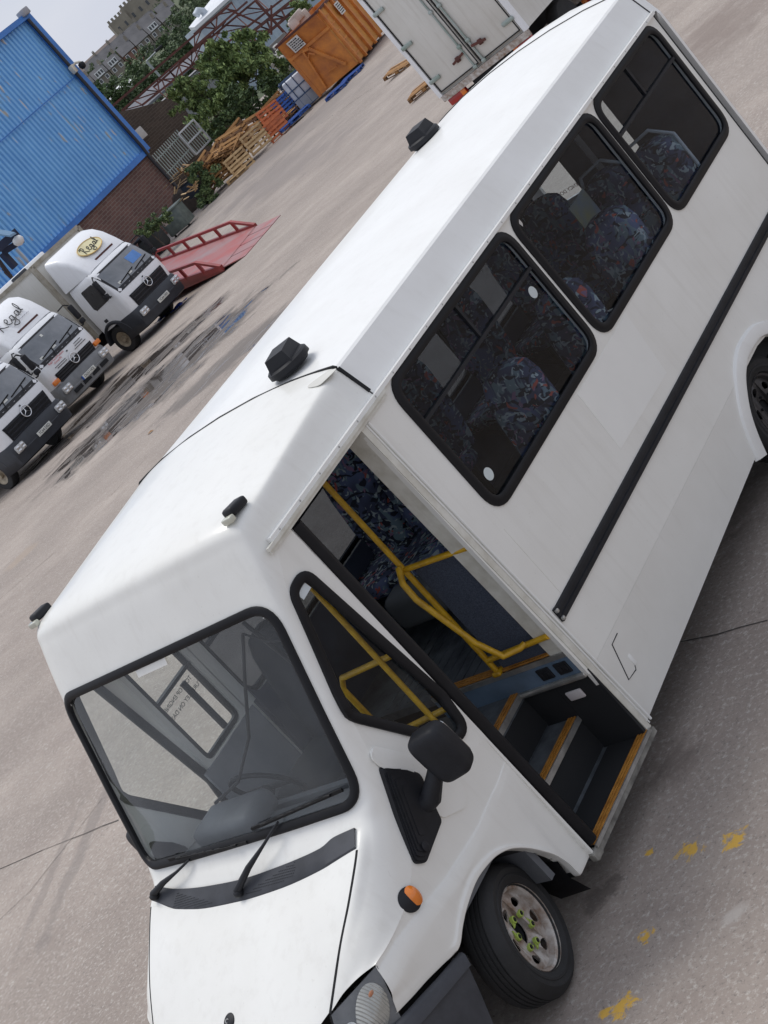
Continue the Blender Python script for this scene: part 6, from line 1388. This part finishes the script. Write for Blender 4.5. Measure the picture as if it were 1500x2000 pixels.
# --- street lamp
sl_ = thing('street_lamp', 'grey street lamp with a bent arm in front of the hillside trees', 'street lamp', at((310, 146), 180)); o = sl_.location
m = MB(); m.tube([at((330, 168), 180)-o, at((286, 120), 180)-o], .13, 8); m.build('pole', mat('lamp_grey', (.34, .37, .38), .5), sl_, 60); m = MB(); m.tube([at((286, 120), 180)-o, at((305, 101), 180)-o], .09, 8); m.build('arm', bpy.data.materials['lamp_grey'], sl_, 60); m = MB(); T = Matrix.Translation(at((310, 95), 180)-o) @ Matrix.Rotation(YAW, 4, 'Z'); m.rbox((0, 0, 0), (.9, .4, .3), .1, T); m.build('lamp_head', BLACKP, sl_)

# --- hillside: trees
ht = [((212, 192), 205, 2.6), ((240, 182), 210, 2.0), ((262, 150), 225, 2.9), ((285, 160), 215, 2.6), ((300, 128), 235, 2.7), ((322, 135), 220, 2.6), ((335, 95), 250, 3.0), ((358, 92), 240, 2.8), ((350, 60), 262, 2.6), ((378, 66), 250, 2.8), ((372, 30), 275, 3.0), ((395, 20), 260, 2.6), ((345, 120), 225, 2.4), ((392, -5), 270, 2.8)]
hl_ = ['rounded tree at the left end of the hillside treeline by the blue building', 'small tree beside the white canopy on the hillside', 'bushy tree left of the street lamp arm', 'dark tree behind the street lamp pole', 'tree just above the street lamp head', 'wide tree right of the street lamp', 'tall dark tree in the middle of the hillside row', 'dark tree behind the thin steel beam', 'tree below the terrace with white dormers', 'tree beside the pale vent pipe of the shed', 'tall tree near the top edge above the shed', 'tree touching the white shed roof', 'low tree showing through the top of the long truss', 'topmost tree of the hillside row at the photo edge']
for i, ((q, D, r), lb) in enumerate(zip(ht, hl_)):
    rg = random.Random(i+50); p = at(q, D); b = Vector((p.x, p.y, p.z-r*2.6))
    tree('hillside_tree', lb, b, [(p, r, .85), (p+Vector((rg.uniform(-1, 1)*r, 0, -r*.5)), r*.8, .8), (p+RTV*rg.uniform(-.8, .8)*r+Vector((0, 0, -r*.9)), r*.85, .9)], LEAFF if i % 3 else LEAFD, 2300, .5, i+80, .1, group='trees on the hillside')
for i, (q, D, r, lb) in enumerate((((305, 22), 650, 5.0, 'dark tree in front of the castle like stone building'), ((262, 62), 660, 3.6, 'tree at the foot of the stone building'), ((188, 138), 600, 3.6, 'round bush between the far roofs by the camera'), ((225, 106), 640, 2.4, 'small tree between two rows of roofs'), ((300, 48), 650, 3.0, 'shrub below the stone building on the hill'))):
    p = at(q, D); tree('hillside_tree', lb, Vector((p.x, p.y, p.z-r*2)), [(p, r, .8), (p+RTV*r*.8-Vector((0, 0, r*.4)), r*.7, .8)], LEAFF, 1100, .8, i+200, .1, group='trees on the hillside')

# --- hillside: houses
STONE = mat('sooty_stone', (.24, .21, .18), .9, col2=(.16, .14, .12), vs=.35); STONE2 = mat('hazed_buff_stone', (.30, .265, .22), .9, col2=(.21, .185, .155), vs=.3); SLATE = mat('grey_slate', (.13, .128, .135), .8, col2=(.09, .09, .096), vs=.3, spec=.2); WINW = mat('white_window_frame', (.75, .76, .78), .5); WIND = mat('dark_window', (.06, .065, .075), .2); REDB = brick_mat('terrace_red_brick', (.24, .10, .07), (.19, .08, .06), (.25, .20, .17))  # STONE2 is buff stone with hillside haze painted in as a lighter tone
def house(label, q, D, w=5.2, h=5.6, dep=8, rh=3.0, wall=STONE, dormer=True, chim=True, rot=0):
    p = at(q, D); t = thing('terraced_house', label, 'house', p, 0, 'terraced houses on the hillside'); place(t, p, Matrix.Rotation(rot, 3, 'Z') @ RTV)
    m = MB(); m.box((0, dep/2, h/2-1.5), (w, dep, h+3)); m.add([(-w/2, 0, h), (-w/2, dep, h), (-w/2, dep/2, h+rh), (w/2, 0, h), (w/2, dep, h), (w/2, dep/2, h+rh)], [(0, 2, 1), (3, 4, 5)]); m.build('wall', wall, t, 0)
    m = MB()
    for s_ in (0, 1):
        y0, y1_ = (-.3, dep/2) if s_ == 0 else (dep+.3, dep/2); q_ = [(-w/2-.02, y0, h-.1), (w/2+.02, y0, h-.1), (w/2+.02, y1_, h+rh+.1), (-w/2-.02, y1_, h+rh+.1)]
        m.add(q_+[(a, b, c+.14) for a, b, c in q_], [(0, 1, 2, 3), (4, 5, 6, 7), (0, 4, 5, 1), (1, 5, 6, 2), (3, 7, 4, 0)])
    r_ = m.build('roof', SLATE, t, 0)
    if chim:
        m = MB(); m.box((w/2-.3, dep/2, h+rh+.5), (.9, .8, 1.7))
        for k in (-.25, .05, .3): m.tube([(w/2-.3+k, dep/2, h+rh+1.3), (w/2-.3+k, dep/2, h+rh+1.75)], .11, 6)
        m.build('chimney', STONE2, r_, 0)
    for (x, z, ww, hh) in ((-w*.25, 1.3, 1.1, 1.5), (-w*.25, 4.1, 1.1, 1.4), (w*.25, 4.1, 1.1, 1.4)):
        m = MB(); m.plate([(x-ww/2, z-hh/2), (x+ww/2, z-hh/2), (x+ww/2, z+hh/2), (x-ww/2, z+hh/2)], [[(x-ww/2+.14, z-hh/2+.14), (x+ww/2-.14, z-hh/2+.14), (x+ww/2-.14, z+hh/2-.14), (x-ww/2+.14, z+hh/2-.14)]], .1, lambda u, v, w_: (u, -.08-w_-.1+.1, v)); wn = m.build('window', WINW, t, 0); m = MB(); m.box((x, -.02, z), (ww-.28, .06, hh-.28)); m.build('pane', WIND, wn, 0)
    m = MB(); m.box((w*.25, -.05, 1.0), (.95, .1, 2.1)); m.build('door', WIND, t, 0)
    if dormer:
        m = MB(); m.box((0, 1.0, h+1.0), (2.9, 2.4, 1.9)); dm = m.build('dormer', WINW, t, 0); m = MB()
        for x in (-.95, 0, .95): m.box((x, -.22, h+1.1), (.62, .06, 1.15))
        m.build('pane', WIND, dm, 0)
    return t
rowA = [((196, 196), 'stone terraced house with a white dormer nearest the blue building'), ((222, 174), 'second house of the white dormer terrace from the blue building'), ((248, 152), 'house with a wide white dormer above the bushy tree'), ((274, 127), 'red brick fronted house in the middle of the lower terrace'), ((300, 105), 'lower terrace house with a dark gable above the lamp'), ((326, 83), 'lower terrace house with a small white dormer near the trees'), ((352, 60), 'last lower terrace house below the stone building')]
for i, (q, lb) in enumerate(rowA): house(lb, q, 560, 5.0, 5.2, 8, 2.8, REDB if i in (3,) else STONE, i in (0, 1, 2, 5))
rowB = [((205, 152), 'upper terrace house with a grey roof left of the dormer terrace'), ((232, 130), 'upper terrace house with tall chimney pots against the sky'), ((258, 108), 'upper terrace house in the middle of the grey roof line'), ((284, 86), 'upper terrace house below the stone building'), ((312, 64), 'upper terrace house beside the hilltop trees'), ((345, 40), 'upper terrace house partly behind the dark tall tree')]
for i, (q, lb) in enumerate(rowB): house(lb, q, 640, 6.4, 4.4, 8, 3.4, STONE2 if i % 2 else STONE, False)
hh = thing('long_roofed_hall', 'long low hall with a pale brown roof on the skyline by the camera', 'hall'); p = at((182, 146), 800); place(hh, p, RTV); m = MB(); m.box((8, 6, .5), (26, 12, 4)); m.build('wall', STONE2, hh, 0); m = MB(); m.add([(-5.5, -.5, 2.5), (21.5, -.5, 2.5), (19, 6, 6.5), (-3, 6, 6.5), (-5.5, 12.5, 2.5), (21.5, 12.5, 2.5)], [(0, 1, 2, 3), (3, 2, 5, 4), (0, 3, 4), (1, 5, 2)]); m.build('roof', mat('pale_brown_roof', (.20, .165, .15), .85, col2=(.15, .125, .115), vs=.2, spec=.2), hh, 0)
cs = thing('stone_castle', 'castle like old stone building with battlements on the hilltop', 'building'); p = at((262, 74), 720); place(cs, p, RTV); m = MB(); m.box((0, 6, 2.5), (8, 12, 15)); m.box((12, 8, 3.5), (17, 12, 16)); m.build('wall', STONE2, cs, 0)
m = MB()
for i in range(5): m.box((-3.5+i*1.75, .3, 10.6), (1.0, .6, 1.2))
for i in range(9): m.box((4.2+i*1.95, 2.3, 12.1), (1.1, .6, 1.2))
m.build('battlement', STONE2, cs, 0); m = MB()
for i in range(4): m.box((6+i*3.6, 1.97, 6.5), (1.0, .1, 2.0))
for i in range(2): m.box((-1.8+i*3.4, -.03, 6.0), (.9, .1, 2.0))
m.build('window', WIND, cs, 0)
cn = thing('white_marquee', 'white canopy roof among the trees below the terrace', 'canopy'); p = at((240, 186), 260); place(cn, p, RTV); m = MB(); m.add([(-2.2, 0, 0), (2.4, 0, .3), (2.4, 3, 1.5), (-2.2, 3, 1.2), (-2.2, 0, -.2), (2.4, 0, .1)], [(0, 1, 2, 3), (4, 5, 1, 0)]); m.build('canopy_sheet', mat('white_sheeting', (.78, .80, .82), .5), cn, 0); m = MB()
for x in (-2, 2.2): m.tube([(x, .1, .1), (x, .1, -4)], .06, 6)
m.build('post', GALV, cn, 0)
# the yard falls away gently: the lorries stand square to its slope
from mathutils import Quaternion
nrm_ = Vector((-.037*.72, .037*.69, 1)).normalized(); tilt = Vector((0, 0, 1)).rotation_difference(nrm_)
for o in [o for o in bpy.data.objects if o.get('category') == 'lorry']:
    o.rotation_euler = (tilt @ Quaternion((0, 0, 1), o.rotation_euler[2])).to_euler()
